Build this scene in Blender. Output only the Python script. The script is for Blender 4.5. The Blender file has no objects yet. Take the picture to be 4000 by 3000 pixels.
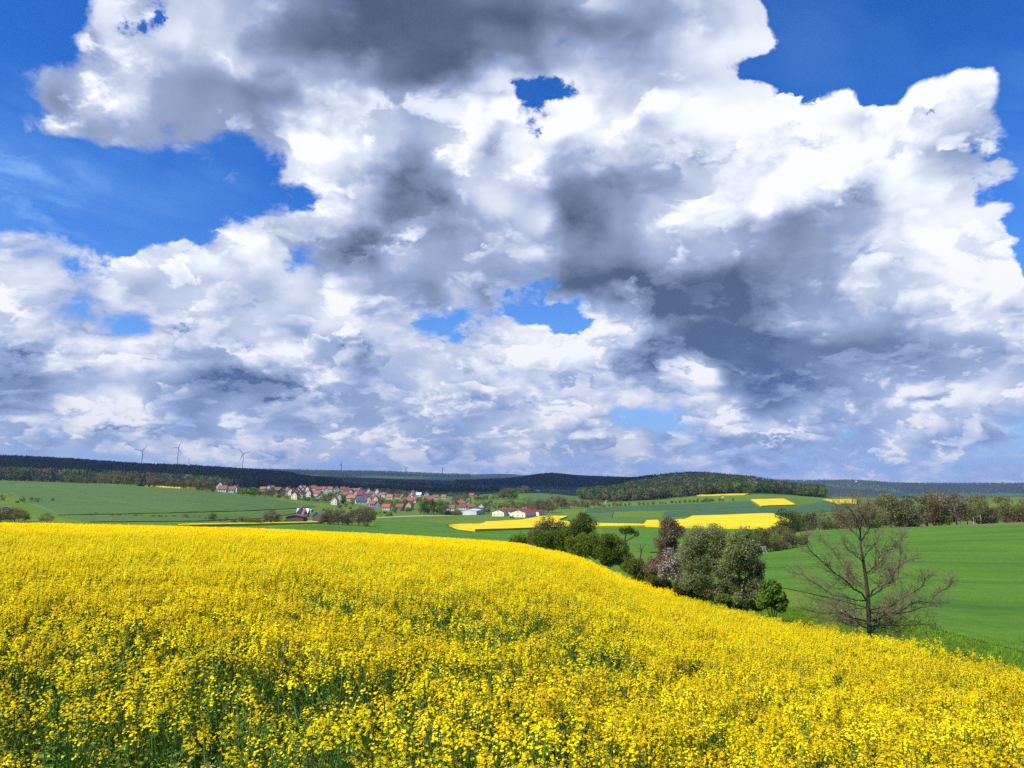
import bpy, math, random
import numpy as np
from mathutils import Vector, Matrix, geometry
random.seed(7); rng = np.random.default_rng(11)
scene = bpy.context.scene
C = scene.collection

# ------------------------------------------------------------------ camera
PITCH = math.radians(7.0); FPX = 773.5                      # focal length in pixels of a 1024 px wide frame
cam_d = bpy.data.cameras.new("camera"); cam = bpy.data.objects.new("camera", cam_d); C.objects.link(cam)
cam_d.sensor_width = 36.0; cam_d.lens = 36.0 * FPX / 1024.0
cam_d.clip_start = 0.05; cam_d.clip_end = 60000.0
cam.location = (0, 0, 0); cam.rotation_euler = (math.radians(90) + PITCH, 0, 0)
scene.camera = cam
scene.view_settings.view_transform = 'Standard'; scene.view_settings.look = 'None'
scene.view_settings.exposure = 0.52; scene.view_settings.gamma = 1.0
scene.render.engine = 'CYCLES'
cy = scene.cycles
cy.max_bounces = 8; cy.diffuse_bounces = 6; cy.glossy_bounces = 1; cy.transmission_bounces = 6; cy.volume_bounces = 0
cy.transparent_max_bounces = 4; cy.caustics_reflective = False; cy.caustics_refractive = False
cy.use_denoising = False; cy.use_adaptive_sampling = True; cy.adaptive_threshold = 0.012

SUN_EL = math.radians(48.0)
_saz = Vector((-0.86, -0.51)).normalized()                  # the sun stands behind the camera on the left
SUN = Vector((_saz.x * math.cos(SUN_EL), _saz.y * math.cos(SUN_EL), math.sin(SUN_EL)))
sd = bpy.data.lights.new("sun", 'SUN'); so = bpy.data.objects.new("sun", sd); C.objects.link(so)
sd.energy = 5.0; sd.angle = math.radians(0.5); sd.color = (1.0, 0.95, 0.86)
so.rotation_euler = SUN.to_track_quat('Z', 'Y').to_euler(); so.location = SUN * 300

# ------------------------------------------------------------------ node helper
class NT:
    def __init__(s, tree): s.t = tree; s.n = tree.nodes; s.l = tree.links
    def put(s, sock, v):
        if isinstance(v, bpy.types.NodeSocket): s.l.new(v, sock)
        elif v is not None: sock.default_value = v
    def new(s, kind, ins=None, out=0, **kw):
        nd = s.n.new(kind)
        for k, v in kw.items(): setattr(nd, k, v)
        for k, v in (ins or {}).items(): s.put(nd.inputs[k], v)
        return nd.outputs[out] if out is not None else nd
    def math(s, op, a, b=None, c=None, clamp=False):
        return s.new('ShaderNodeMath', {0: a, 1: b, 2: c}, operation=op, use_clamp=clamp)
    def vm(s, op, a, b=None, c=None, scale=None, out=0):
        nd = s.n.new('ShaderNodeVectorMath'); nd.operation = op
        s.put(nd.inputs[0], a); s.put(nd.inputs[1], b)
        if c is not None: s.put(nd.inputs[2], c)
        if scale is not None: s.put(nd.inputs['Scale'], scale)
        return nd.outputs[out]
    def mix(s, f, a, b, blend='MIX'):
        nd = s.n.new('ShaderNodeMix'); nd.data_type = 'RGBA'; nd.blend_type = blend
        s.put(nd.inputs[0], f); s.put(nd.inputs[6], a); s.put(nd.inputs[7], b)
        return nd.outputs[2]
    def mapr(s, v, a, b, c=0.0, d=1.0, smooth=False):
        return s.new('ShaderNodeMapRange', {0: v, 1: a, 2: b, 3: c, 4: d}, interpolation_type='SMOOTHSTEP' if smooth else 'LINEAR', clamp=True)
    def noise(s, vec, scale, detail=2.0, rough=0.5, dist=0.0, out=0, ntype='FBM'):
        return s.new('ShaderNodeTexNoise', {'Vector': vec, 'Scale': scale, 'Detail': detail, 'Roughness': rough, 'Distortion': dist}, out=out, noise_type=ntype)

# The cloud layer, by direction: every 129/3021 (across) and 125/3021 (up) of a tangent: cloud amount, brightness, thin veil (0-9)
SKY_ROWS = [
 (0,    "0 0 2 7 6 8 9 9 9 9 9 9 9 9 9 9 9 9 9 9 9 9 9 8 1 0 0 0 0 0 0 0", "6 6 6 6 6 6 6 5 4 3 2 1 1 1 1 2 2 3 5 4 4 5 6 7 7 7 7 7 7 7 7 7", "0 0 0 0 0 0 0 0 0 0 0 0 0 0 0 0 0 0 0 0 0 0 0 0 1 1 1 0 0 0 0 0"),
 (125,  "0 0 2 8 6 8 9 9 9 9 9 9 9 9 9 9 9 9 9 9 9 9 9 8 2 0 0 0 0 0 0 0", "6 6 6 5 6 7 6 5 3 2 1 1 1 1 1 1 1 2 2 3 5 7 8 8 8 8 8 8 8 8 8 8", "0 0 0 0 0 0 0 0 0 0 0 0 0 0 0 0 0 0 0 0 0 0 0 1 2 2 1 1 0 0 0 0"),
 (250,  "0 4 7 8 9 9 9 9 9 9 9 9 9 9 9 8 9 9 9 9 9 9 5 0 0 1 0 0 0 0 0 0", "6 6 5 6 6 5 5 6 5 4 3 4 2 1 1 2 2 4 5 5 5 6 7 7 7 7 7 7 7 7 7 7", "1 1 0 0 0 0 0 0 0 0 0 0 0 0 0 0 0 0 0 0 0 0 1 1 2 2 1 1 1 1 1 2"),
 (375,  "0 2 9 9 9 9 9 9 9 9 9 9 9 9 9 6 2 6 9 9 9 9 7 7 3 6 0 0 7 9 7 0", "6 5 3 7 7 4 3 3 2 2 4 6 6 5 6 7 7 7 6 6 7 8 8 8 8 9 9 7 6 6 6 6", "2 2 0 0 0 0 0 0 0 0 0 0 0 0 0 0 0 0 0 0 0 0 0 0 1 1 1 1 0 0 2 3"),
 (500,  "0 4 8 8 7 6 9 8 9 9 9 9 9 9 9 9 6 9 9 9 9 9 9 9 9 9 9 9 9 7 7 0", "6 6 6 4 4 4 4 4 3 4 5 7 6 5 7 6 7 8 8 8 6 8 9 9 9 8 6 8 5 5 6 6", "3 2 1 1 1 1 0 0 0 0 0 0 0 0 0 0 0 0 0 0 0 0 0 0 0 0 0 0 0 0 1 3"),
 (625,  "0 0 0 0 0 0 3 1 3 7 9 9 9 9 9 9 9 9 9 9 9 9 9 9 9 9 9 9 9 9 8 1", "6 6 6 6 5 5 5 5 6 7 7 8 6 4 8 5 8 5 4 5 6 5 7 8 9 9 9 8 6 6 6 7", "5 4 3 3 2 1 1 1 0 0 0 0 0 0 0 0 0 0 0 0 0 0 0 0 0 0 0 0 0 0 1 5"),
 (750,  "0 0 0 0 0 0 0 0 0 3 9 9 9 9 9 9 9 9 9 9 9 9 9 9 9 9 9 9 9 9 4 1", "6 6 6 6 6 6 6 6 6 6 6 6 3 3 4 7 5 2 2 3 4 6 7 9 9 9 6 8 8 7 7 7", "6 6 5 5 4 4 3 2 1 0 0 0 0 0 0 0 0 0 0 0 0 0 0 0 0 0 0 0 0 0 2 4"),
 (875,  "0 0 0 0 0 0 0 6 9 8 9 9 9 9 9 9 9 9 9 9 9 9 9 9 9 9 9 9 9 9 7 2", "6 6 6 6 6 6 6 6 6 6 6 5 2 3 4 5 7 2 2 4 6 6 5 4 3 4 5 7 8 8 8 7", "5 5 4 4 4 3 2 1 0 0 0 0 0 0 0 0 0 0 0 0 0 0 0 0 0 0 0 0 0 0 1 2"),
 (1000, "4 5 4 5 8 9 9 8 9 4 9 9 9 9 9 9 9 9 9 9 9 9 9 9 9 9 9 9 9 6 7 2", "5 5 6 7 8 7 8 8 8 6 3 2 6 5 4 5 5 3 3 3 5 5 5 4 3 4 5 6 6 7 7 7", "5 5 5 4 3 2 1 1 0 0 0 0 0 0 0 0 0 0 0 0 0 0 0 0 0 0 0 0 0 1 1 2"),
 (1125, "9 9 6 9 9 8 9 9 9 9 8 9 9 9 9 9 5 9 9 9 9 9 9 9 9 9 9 9 9 9 9 5", "7 7 6 7 5 6 6 6 6 7 6 5 4 3 6 3 4 1 1 1 2 1 1 2 3 4 7 6 7 8 8 8", "2 3 3 2 1 1 0 0 0 0 0 0 0 0 0 0 0 0 0 0 0 0 0 0 0 0 0 0 0 0 0 1"),
 (1250, "9 9 6 5 2 7 9 9 9 9 9 9 9 3 4 6 1 0 7 9 9 9 9 9 9 9 9 9 9 9 9 9", "6 6 5 6 6 6 7 6 6 5 8 8 7 6 6 6 6 6 7 6 3 2 2 3 4 5 5 4 6 7 7 7", "2 3 4 5 5 2 1 0 0 0 0 0 0 1 1 0 0 0 0 0 0 0 0 0 0 0 0 0 0 0 0 0"),
 (1375, "9 9 9 9 9 9 9 9 9 9 9 9 9 9 8 9 9 9 9 9 9 9 9 9 9 9 9 9 9 9 9 9", "5 5 7 7 7 7 5 5 7 9 5 5 6 6 6 7 8 7 7 4 3 1 1 1 2 2 2 2 3 4 4 5", "1 1 1 1 1 1 1 1 1 1 1 1 1 1 1 1 1 1 1 1 1 1 1 1 1 1 1 1 1 1 1 1"),
 (1500, "9 9 9 9 9 9 9 9 9 9 9 9 9 9 9 9 9 9 9 9 9 9 9 9 9 9 9 9 9 9 9 9", "2 2 4 5 6 4 2 2 2 4 5 4 5 6 5 5 5 5 4 5 5 7 2 1 2 3 4 5 5 5 6 6", "2 2 2 2 2 2 2 2 2 2 2 2 2 2 2 2 2 2 2 2 2 2 2 2 2 2 2 2 2 2 2 2"),
 (1625, "8 8 8 9 9 8 8 8 8 8 9 8 8 9 8 8 8 9 8 3 2 7 9 8 8 8 8 8 9 8 8 6", "5 5 6 7 7 5 3 5 4 3 4 4 5 5 4 5 5 6 6 5 5 4 7 4 5 5 5 5 6 5 5 4", "4 4 4 4 4 4 4 4 4 4 4 4 4 4 4 4 4 4 4 5 5 4 4 4 4 4 4 4 4 4 4 4"),
 (1750, "6 6 5 6 6 7 7 6 7 8 8 8 7 7 6 7 8 6 7 8 6 6 7 7 7 6 6 7 6 6 6 6", "5 4 6 4 5 4 6 5 4 6 6 6 5 5 4 5 6 4 6 7 4 4 3 3 3 4 4 6 4 3 3 5", "6 6 6 6 6 6 6 6 6 6 6 6 6 6 6 6 6 6 6 6 6 6 6 6 6 6 6 6 6 6 6 6"),
 (1850, "4 3 4 4 3 4 5 4 4 3 4 5 4 4 4 4 5 4 5 4 4 5 5 4 4 5 4 4 5 4 4 4", "5 5 5 6 5 5 5 6 5 5 6 6 5 5 5 5 6 5 5 6 5 5 5 5 6 6 5 5 6 5 6 5", "8 8 8 8 8 8 8 8 8 8 8 8 8 8 8 8 8 8 8 8 8 8 8 8 8 8 8 8 8 8 8 8"),
]
SKY_SPOTS = [
 (2110,395,230,150,0,0,-.62,0),(2060,340,90,70,0,0,-.3,0),(500,120,60,80,0,0,-.5,0),(575,60,60,80,0,0,-.5,0),(732,1302,110,45,0,-.40,0,0),(136,1383,110,45,0,-.40,0,0),(230,1360,60,40,0,.3,0,0),
 (1627,730,330,170,-25,-.16,0,0),(1374,950,300,120,0,-.16,0,0),(1800,610,60,90,0,.4,0,0),(1420,560,80,60,0,.4,0,0),(1500,1000,240,45,-15,.25,0,0),(2200,900,280,280,0,-.10,0,0),(2400,700,150,120,0,-.12,0,0),
 (2857,1645,170,45,0,.5,.3,0),(3050,1678,170,22,0,.45,.3,0),(488,1627,210,50,0,.45,.3,0),(490,1690,260,24,0,-.35,0,0),(1012,1392,170,130,0,.18,0,0),(1175,1428,110,75,30,.32,0,0),(1450,1380,70,110,0,-.25,0,0),(950,1330,110,60,-35,-.2,0,0),
 (1663,1565,110,50,0,.35,0,0),(1750,1600,90,60,0,.3,0,0),(1012,1530,480,45,0,-.25,0,0),(2560,1410,170,60,-15,-.22,0,0),(3100,1490,380,60,5,-.15,0,0),(2700,1185,560,80,4,-.22,0,0),(3550,1560,170,70,0,.28,0,0),(3300,1600,120,50,0,.2,0,0),
 (100,720,520,80,12,0,0,.6),(160,860,520,50,20,0,0,.5),(60,640,200,30,8,0,0,.3),(1772,1266,180,100,20,0,-.6,0),(2151,1250,270,80,5,0,-.65,0),(2110,1150,80,40,0,0,-.6,0),(2530,1645,190,40,0,0,-.6,0),(271,470,110,55,0,.28,.3,0),(430,310,160,90,20,.22,0,0),(500,250,60,40,0,.1,0,0),
 (1150,620,140,70,20,.25,.2,0),(1250,800,170,80,-20,.2,0,0),(900,900,260,50,0,.2,.3,0),(950,980,160,50,0,.15,.2,0),(3080,390,60,80,0,.1,.5,0),(3200,420,80,60,0,.1,.4,0),(3380,455,110,40,0,.2,.5,0),(3750,370,150,70,-10,-.05,.4,0),(3700,470,80,30,0,0,-.5,0),(3900,600,120,80,0,0,-.5,.2),
 (3200,700,420,130,0,.25,0,0),(2750,620,220,40,-25,-.12,0,0),(3100,560,260,40,0,-.2,0,0),(3300,820,260,60,10,-.18,0,0),(3250,1120,120,60,0,.2,0,0),(3850,1100,170,80,0,.25,.3,0),(2900,1310,300,90,0,-.15,0,0),(1000,60,120,260,50,.12,0,0),(900,240,160,60,30,.15,0,0),
 (2200,1330,180,70,0,.22,0,0),(1950,1360,160,70,0,.18,0,0),(2480,1180,90,40,0,.25,0,0),(1240,1490,130,60,0,.25,0,0),(1330,1720,120,30,0,.35,.2,0),(1640,1740,130,28,0,.35,.2,0),(2250,1760,170,35,0,.35,.2,0),(2040,1700,80,40,0,.3,.2,0),(3490,1770,80,35,0,.35,.2,0),(3330,1800,60,40,0,.3,.3,0),(3650,1790,50,40,0,.3,.3,0),(740,1755,140,35,0,.35,.3,0),(960,1765,60,30,0,.3,.3,0),(60,1730,70,25,0,.35,.3,0),(265,1735,60,25,0,.35,.3,0),(1850,1600,150,50,0,.2,0,0),(2100,1570,140,50,0,.22,0,0)]
world = bpy.data.worlds.new("World"); scene.world = world; world.use_nodes = True
world.cycles.sampling_method = 'AUTOMATIC'; 
def build_sky():
    t = NT(world.node_tree); t.n.clear()
    d = t.new('ShaderNodeTexCoord', out=0)                                # direction of view
    sep = t.new('ShaderNodeSeparateXYZ', {0: d}, out=None)
    el = sep.outputs[2]
    fwd = t.math('MAXIMUM', t.vm('DOT_PRODUCT', d, (0, math.cos(PITCH), math.sin(PITCH)), out=1), 0.12)
    up = t.vm('DOT_PRODUCT', d, (0, -math.sin(PITCH), math.cos(PITCH)), out=1)
    # turbulence that pulls the cloud outlines about; finer towards the horizon
    sc = t.math('DIVIDE', 1.0, t.math('ADD', t.math('MAXIMUM', el, -0.05), 0.60))
    p = t.vm('SCALE', d, scale=sc)
    w1 = t.new('ShaderNodeTexNoise', {'Vector': p, 'Scale': 6.5, 'Detail': 5.0, 'Roughness': 0.52}, out=1)
    w1 = t.vm('SUBTRACT', w1, (0.5, 0.5, 0.5))
    wx, wy = None, None
    ws = t.new('ShaderNodeSeparateXYZ', {0: w1}, out=None)
    amp = t.math('DIVIDE', 0.13, sc)
    sx = t.math('ADD', t.math('DIVIDE', sep.outputs[0], fwd), t.math('MULTIPLY', ws.outputs[0], amp))
    sy = t.math('ADD', t.math('DIVIDE', up, fwd), t.math('MULTIPLY', ws.outputs[1], amp))
    gx = t.math('MULTIPLY_ADD', sx, 3021.0 / 4000.0, 0.5)                   # 0..1 across
    gy = t.math('MULTIPLY_ADD', sy, -3021.0, 1500.0)                        # grid units downwards
    acc = None; py = 0
    for (yy, cov, lum, veil) in SKY_ROWS:
        cov = [int(c) / 9 for c in cov.split()]; lum = [int(c) / 9 for c in lum.split()]; veil = [int(c) / 9 for c in veil.split()]
        assert len(cov) == 32 and len(lum) == 32 and len(veil) == 32, (yy, len(cov), len(lum), len(veil))
        rn = t.new('ShaderNodeValToRGB', {0: gx}, out=None); cr = rn.color_ramp; cr.interpolation = 'EASE'
        while len(cr.elements) < 32: cr.elements.new(0.5)
        for i in range(32): cr.elements[i].position = i / 31.0
        for i in range(32): cr.elements[i].color = (lum[i], cov[i], veil[i], 1)
        if acc is None: acc = rn.outputs[0]
        else: acc = t.mix(t.mapr(gy, py, yy, smooth=True), acc, rn.outputs[0])
        py = yy
    w2 = t.vm('SUBTRACT', t.noise(p, 15.0, 6.0, 0.66, out=1), (0.5, 0.5, 0.5))
    pos = t.new('ShaderNodeCombineXYZ', {0: t.math('MULTIPLY', gx, 4000.0), 1: gy, 2: 0.0})
    pos = t.vm('MULTIPLY_ADD', w2, (520.0, 360.0, 0.0), pos)
    for (cx_, cy_, rx, ry, rot, dl, dc, dv) in SKY_SPOTS:                   # single clouds, gaps and lit heads
        q = t.new('ShaderNodeMapping', {'Vector': t.vm('MULTIPLY_ADD', acc, (1e-4, 1e-4, 0.0), pos), 'Location': (cx_, cy_, 0), 'Rotation': (0, 0, math.radians(rot)), 'Scale': (rx, ry, 1.0)}, vector_type='TEXTURE')
        k = t.new('ShaderNodeTexGradient', {0: q}, out=0, gradient_type='QUADRATIC_SPHERE')
        acc = t.vm('MULTIPLY_ADD', k, (dl * 1.3, dc * 1.5, dv * 1.5), acc)
    g = t.new('ShaderNodeSeparateXYZ', {0: acc}, out=None)
    lum, cov, veil = g.outputs
    def puff(vec, det):                                                    # rounded cauliflower heads over finer turbulence
        f = t.noise(vec, 8.0, det, 0.54)
        v = t.new('ShaderNodeTexVoronoi', {'Vector': vec, 'Scale': 13.0, 'Detail': 1.0, 'Roughness': 0.55, 'Lacunarity': 2.4}, feature='F1', normalize=True)
        return f, t.math('SUBTRACT', t.math('MULTIPLY', f, 0.8), t.math('MULTIPLY', v, 0.55))
    pw = t.vm('ADD', p, t.vm('SCALE', w1, scale=0.09))
    n1, h1 = puff(pw, 8.0)
    n2, h2 = puff(t.vm('ADD', pw, (-0.014, 0.0, 0.022)), 5.0)
    relief = t.math('SUBTRACT', h1, h2)
    n3 = t.noise(pw, 24.0, 5.0, 0.62)
    a = t.math('ADD', cov, t.math('MULTIPLY', t.math('SUBTRACT', n1, 0.5), 1.1))
    a = t.math('ADD', a, t.math('MULTIPLY', t.math('SUBTRACT', n3, 0.5), 1.15))
    soft = t.mapr(lum, 0.55, 0.82, 0.62, 0.20)                             # bright heads are crisp, grey skirts fray out
    lo_ = t.mapr(lum, 0.55, 0.82, 0.22, 0.38)
    alpha = t.mapr(a, lo_, t.math('ADD', lo_, soft), smooth=True)
    low = t.mapr(el, 0.0, 0.30)                                            # 0 at the horizon
    gain = t.mapr(lum, 0.15, 0.75, 0.30, 0.95, smooth=True)
    far = t.mapr(el, 0.05, 0.30, 1.0, 0.0)                                 # 1 low over the horizon
    back = t.math('MULTIPLY_ADD', t.math('SUBTRACT', n1, 0.5), t.math('MULTIPLY', gain, 0.55), t.math('MULTIPLY_ADD', far, -0.10, lum))
    def heap(under, vec, scale, det, th, wid, dim, lit, rim, amount):
        # one bank of cumulus in front of the last: ragged outline, sunlit top and left, greyer belly
        n = t.noise(vec, scale, det, 0.55)
        no = t.noise(t.vm('ADD', vec, (-0.16 / scale, 0.0, 0.42 / scale)), scale, 3.0, 0.5)
        al = t.math('MULTIPLY', t.mapr(n, th, th + wid, smooth=True), amount)
        ed = t.mapr(n, th, th + 0.09, 1.0, 0.0)
        sh = t.math('MAXIMUM', t.math('SUBTRACT', n, no), -0.10)
        body = t.math('MULTIPLY_ADD', lum, dim, 0.09)
        body = t.math('MULTIPLY_ADD', t.math('MULTIPLY', sh, lit), t.math('MULTIPLY_ADD', lum, 0.9, 0.25), body)
        body = t.math('MULTIPLY_ADD', ed, t.math('MULTIPLY', lum, rim), body)
        body = t.math('MULTIPLY_ADD', relief, t.math('MULTIPLY', gain, 0.5), body)
        return t.new('ShaderNodeMix', {0: al, 2: under, 3: body}, data_type='FLOAT')
    amt = t.mapr(lum, 0.12, 0.5, 0.12, 0.95)
    fl = t.vm('MULTIPLY', pw, (1.0, 1.0, 1.25))
    l2 = heap(back, t.vm('ADD', fl, (3.1, 0.7, 1.9)), 5.5, 9.0, 0.50, 0.07, 0.84, 2.4, 0.10, amt)
    l2 = heap(l2, t.vm('ADD', fl, (9.3, 4.7, 5.2)), 10.0, 8.0, 0.535, 0.05, 0.84, 2.4, 0.12, t.math('MULTIPLY', amt, 0.85))
    l2 = heap(l2, t.vm('MULTIPLY', pw, (1.0, 1.0, 2.1)), 10.0, 8.0, 0.52, 0.035, 0.72, 3.0, 0.12, t.math('MULTIPLY', far, 0.9))
    l2 = t.math('MULTIPLY_ADD', l2, 1.12, t.mapr(el, 0.0, 0.2, 0.04, -0.065), clamp=True)
    dark = t.mix(low, (0.090, 0.170, 0.40, 1), (0.082, 0.114, 0.195, 1))
    mid = t.mix(low, (0.36, 0.475, 0.74, 1), (0.345, 0.425, 0.64, 1))
    white = t.mix(low, (0.93, 0.92, 0.96, 1), (1.05, 1.08, 1.15, 1))
    c1 = t.mix(t.mapr(l2, 0.05, 0.52), dark, mid)
    cloud = t.mix(t.mapr(l2, 0.52, 1.06), c1, white)
    # thin high veil in long streaks
    st = t.vm('MULTIPLY', t.new('ShaderNodeVectorRotate', {'Vector': p, 'Axis': (0, 1, 0), 'Angle': -0.18}), (1.8, 1.8, 16.0))
    stn = t.noise(st, 1.4, 5.0, 0.6, 0.6)
    va = t.math('MULTIPLY', veil, t.mapr(stn, 0.30, 0.72, 0.15, 1.25), clamp=True)
    va = t.math('MAXIMUM', va, t.mapr(el, 0.02, 0.36, 0.92, 0.0))
    sky = t.new('ShaderNodeTexSky', None, sky_type='NISHITA', sun_disc=False, sun_elevation=SUN_EL,
                sun_rotation=math.atan2(_saz.x, _saz.y), altitude=300.0, air_density=1.0, dust_density=0.3, ozone_density=4.0)
    K = 10.0 * 0.71                                                                # Background strength is 0.1
    skyc = t.new('ShaderNodeHueSaturation', {'Hue': 0.5, 'Saturation': SKY_SAT, 'Value': SKY_VAL, 'Fac': 1.0, 'Color': sky})
    skyc = t.vm('MULTIPLY', skyc, SKY_TINT)
    sc3 = lambda c: t.vm('SCALE', c, scale=K)
    out = t.mix(t.math('MULTIPLY', va, t.mapr(el, 0.0, 0.2, 1.0, 0.72)), skyc, sc3(t.mix(low, (0.40, 0.55, 0.85, 1), (0.25, 0.50, 0.95, 1))))
    out = t.mix(alpha, out, sc3(cloud))
    bg = t.new('ShaderNodeBackground', {0: out, 1: 0.1})
    t.new('ShaderNodeOutputWorld', {0: bg}, out=None)
SKY_SAT, SKY_VAL, SKY_TINT = 1.0, 0.95, (0.15, 0.58, 1.22)
build_sky()
# ------------------------------------------------------------------ terrain: one heightfield, set out from the place the photo was taken at
_cp, _sp = math.cos(PITCH), math.sin(PITCH)
def ray(px, py):                                             # pixel of the 1024 x 768 frame -> (x/y, z/y)
    cx = (px - 512) / FPX; c = (384 - py) / FPX
    y = _cp - c * _sp
    return cx / y, (_sp + c * _cp) / y
def acol(px): return (px - 512) / FPX * _cp
CROP = 1.2                                                   # height of the rape
NEAR = [(-400, -.0400), (0, -.0413), (128, -.0445), (256, -.0487), (384, -.0560), (512, -.066), (576, -.081), (640, -.105), (704, -.121), (768, -.133), (896, -.135), (1024, -.142), (1424, -.15)]
def near_top(px, Y):                                         # top of the rape field, y metres out
    zb = np.interp(px, [n[0] for n in NEAR], [n[1] for n in NEAR])
    k = -1.956e-4 if px < 560 else -1.956e-4 * max(0.0, 1 - (px - 560) / 60)
    s1 = zb - k * 75
    return -1.1 + s1 * Y + k * Y * Y
CUT = {-400: 76, 0: 76, 64: 76, 128: 76, 192: 76, 256: 76, 320: 76, 384: 76, 448: 76, 512: 74, 550: 70, 576: 58, 616: 46, 640: 42, 683: 36, 704: 33, 755: 28.5, 768: 27, 800: 24, 832: 21, 850: 20, 896: 17, 960: 14.3, 1024: 12, 1424: 9}
PROF = {
 0:   [(110,535),(150,543),(220,531),(300,520),(450,502),(700,482),(800,480),(1000,483),(1300,478),(2300,460.5),(2700,462),(4000,476),(8000,477),(14000,480)],
 64:  [(110,536),(150,544),(220,532),(300,521),(450,504),(720,483),(820,482),(1000,485),(1350,480),(2300,463.5),(2700,465),(4000,476),(8000,476),(14000,480)],
 128: [(110,537),(150,545),(220,532),(300,522),(450,506),(740,485.5),(840,485),(1000,487),(1400,482),(2400,468),(2800,470),(4000,476),(8000,475),(14000,480)],
 192: [(110,538),(150,546),(220,533),(300,523.5),(450,508),(770,489.3),(870,489),(1050,490),(1450,485),(2500,470),(2900,472),(4500,476),(8000,474.3),(14000,480)],
 256: [(110,539),(150,547),(250,534),(340,524.8),(400,519),(500,512),(800,496),(900,494),(1050,492),(1500,489),(2800,473.5),(3300,476),(6000,473),(9000,469.3),(14000,476)],
 320: [(110,541),(150,549),(250,536),(340,526.5),(400,523.2),(480,520.5),(620,512),(850,503.5),(1100,491),(1300,489),(1700,486),(4000,477),(4800,477.5),(7000,473.5),(9500,470.8),(14000,476)],
 384: [(110,542),(150,550),(250,541),(340,533),(450,526),(550,520.6),(700,515),(900,507.5),(1150,497.5),(1400,494),(2000,487),(4200,478.3),(5000,479.5),(7500,475),(10000,471.4),(14000,476)],
 448: [(110,544),(150,551),(250,544),(400,533),(520,526),(650,520),(800,515),(950,509.5),(1200,500),(1500,496),(2100,489.5),(4200,481),(5000,482),(8000,477),(10500,474.2),(14000,476)],
 512: [(110,549),(150,554),(250,546),(400,534),(560,527.3),(700,517.5),(820,513.5),(900,512),(1100,501),(1300,495),(1700,491.5),(2400,489),(3200,487),(4300,480.3),(5000,481),(9000,477),(11500,473.8),(14000,476)],
 550: [(100,556),(150,557),(250,546),(400,534),(560,528),(700,517.5),(820,513.5),(900,512),(1100,502),(1300,496),(1700,492),(2400,490),(3300,487),(4400,473.8),(5000,476),(9000,477.5),(14000,479)],
 576: [(75,567),(110,566),(150,559),(250,547),(400,535),(560,528),(650,523.5),(800,515),(1000,505),(1200,500.5),(1400,498.5),(1800,495),(2400,492),(3300,488),(4400,477.3),(5000,479),(9000,479),(14000,480)],
 616: [(62,578),(110,566),(150,560),(250,547),(400,535),(560,528),(650,522.5),(800,513.5),(1000,503.5),(1200,501),(1450,497),(1800,488),(2200,486),(3300,486),(4400,479),(5000,480),(9000,480),(14000,481)],
 640: [(62,581),(110,567),(200,552),(320,542),(440,533),(560,527.8),(650,522),(800,511.5),(1000,502.5),(1150,500),(1350,496),(1650,485.5),(1900,483.5),(2300,485),(3300,486),(4400,480),(6000,481),(14000,482)],
 683: [(58,587),(110,570),(200,553),(320,543),(440,534),(560,528.3),(650,520.5),(800,510.5),(950,503.5),(1050,500),(1150,497),(1350,491),(1650,480.5),(1900,479.5),(2400,484),(4400,482),(8000,482),(14000,483)],
 704: [(58,586),(110,570),(200,553),(320,543),(440,534),(560,528.5),(650,519),(800,510),(950,503),(1050,499),(1150,496.3),(1350,491),(1650,480.5),(1900,479.5),(2500,485),(4400,483),(8000,482),(14000,483)],
 755: [(55,596),(100,570),(200,551),(280,542),(400,535),(540,529),(640,516.5),(780,508),(900,502.5),(1050,497.5),(1180,494.5),(1350,490.5),(1700,484.3),(1950,484.5),(3000,489),(5200,491),(7000,480.5),(14000,482)],
 768: [(50,599),(100,570),(200,550.5),(280,542),(400,534.5),(520,529),(640,516),(780,508),(900,502.5),(1050,497.5),(1180,494.6),(1350,491.5),(1700,487),(2100,488.5),(3500,492),(5200,493),(7000,480.5),(14000,482)],
 800: [(40,605),(100,569),(200,546.5),(290,532.5),(330,531),(400,530.5),(520,524.5),(640,518),(780,509),(950,502),(1100,498.5),(1250,495.5),(1700,493.5),(2500,495),(5200,494.5),(7000,481.3),(14000,483)],
 832: [(40,612),(70,588),(120,560),(200,542),(290,530),(330,529.3),(400,530),(560,524),(700,514),(900,505),(1050,500),(1250,497),(2000,497.5),(5000,496),(6500,481.3),(14000,483)],
 850: [(40,613),(70,589),(120,560),(200,540.5),(290,528.8),(330,528.2),(400,529),(560,524),(700,514),(900,505),(1050,501),(1250,498),(2000,497.5),(5000,496),(6500,480.6),(14000,483)],
 896: [(30,619),(60,590),(120,556),(200,535.5),(280,527.6),(330,527.5),(500,524),(800,511),(1200,502.5),(2000,499.5),(5000,497),(6500,484),(9000,485),(14000,486)],
 960: [(30,630),(60,596),(120,556),(200,531.5),(270,525.2),(330,525),(500,521),(800,507),(1100,499),(2000,498.5),(5000,496.5),(6500,484.5),(9000,485),(14000,486)],
 1024:[(25,644),(60,596),(120,556),(190,530.5),(260,522.6),(320,522.3),(500,518),(800,505),(1000,498),(1300,496.8),(2000,497.5),(5000,496),(6500,484.3),(9000,485),(14000,486)],
}
PROF[-400] = PROF[0]; PROF[1424] = PROF[1024]
_LG = np.linspace(math.log(1.0), math.log(14500.0), 560)
_YG = np.exp(_LG)
def _smooth(v, s):
    k = np.exp(-0.5 * (np.arange(-12, 13) / s) ** 2); k /= k.sum()
    return np.convolve(np.pad(v, 12, mode='edge'), k, mode='valid')
_cols = sorted(PROF); _TB = []
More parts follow.
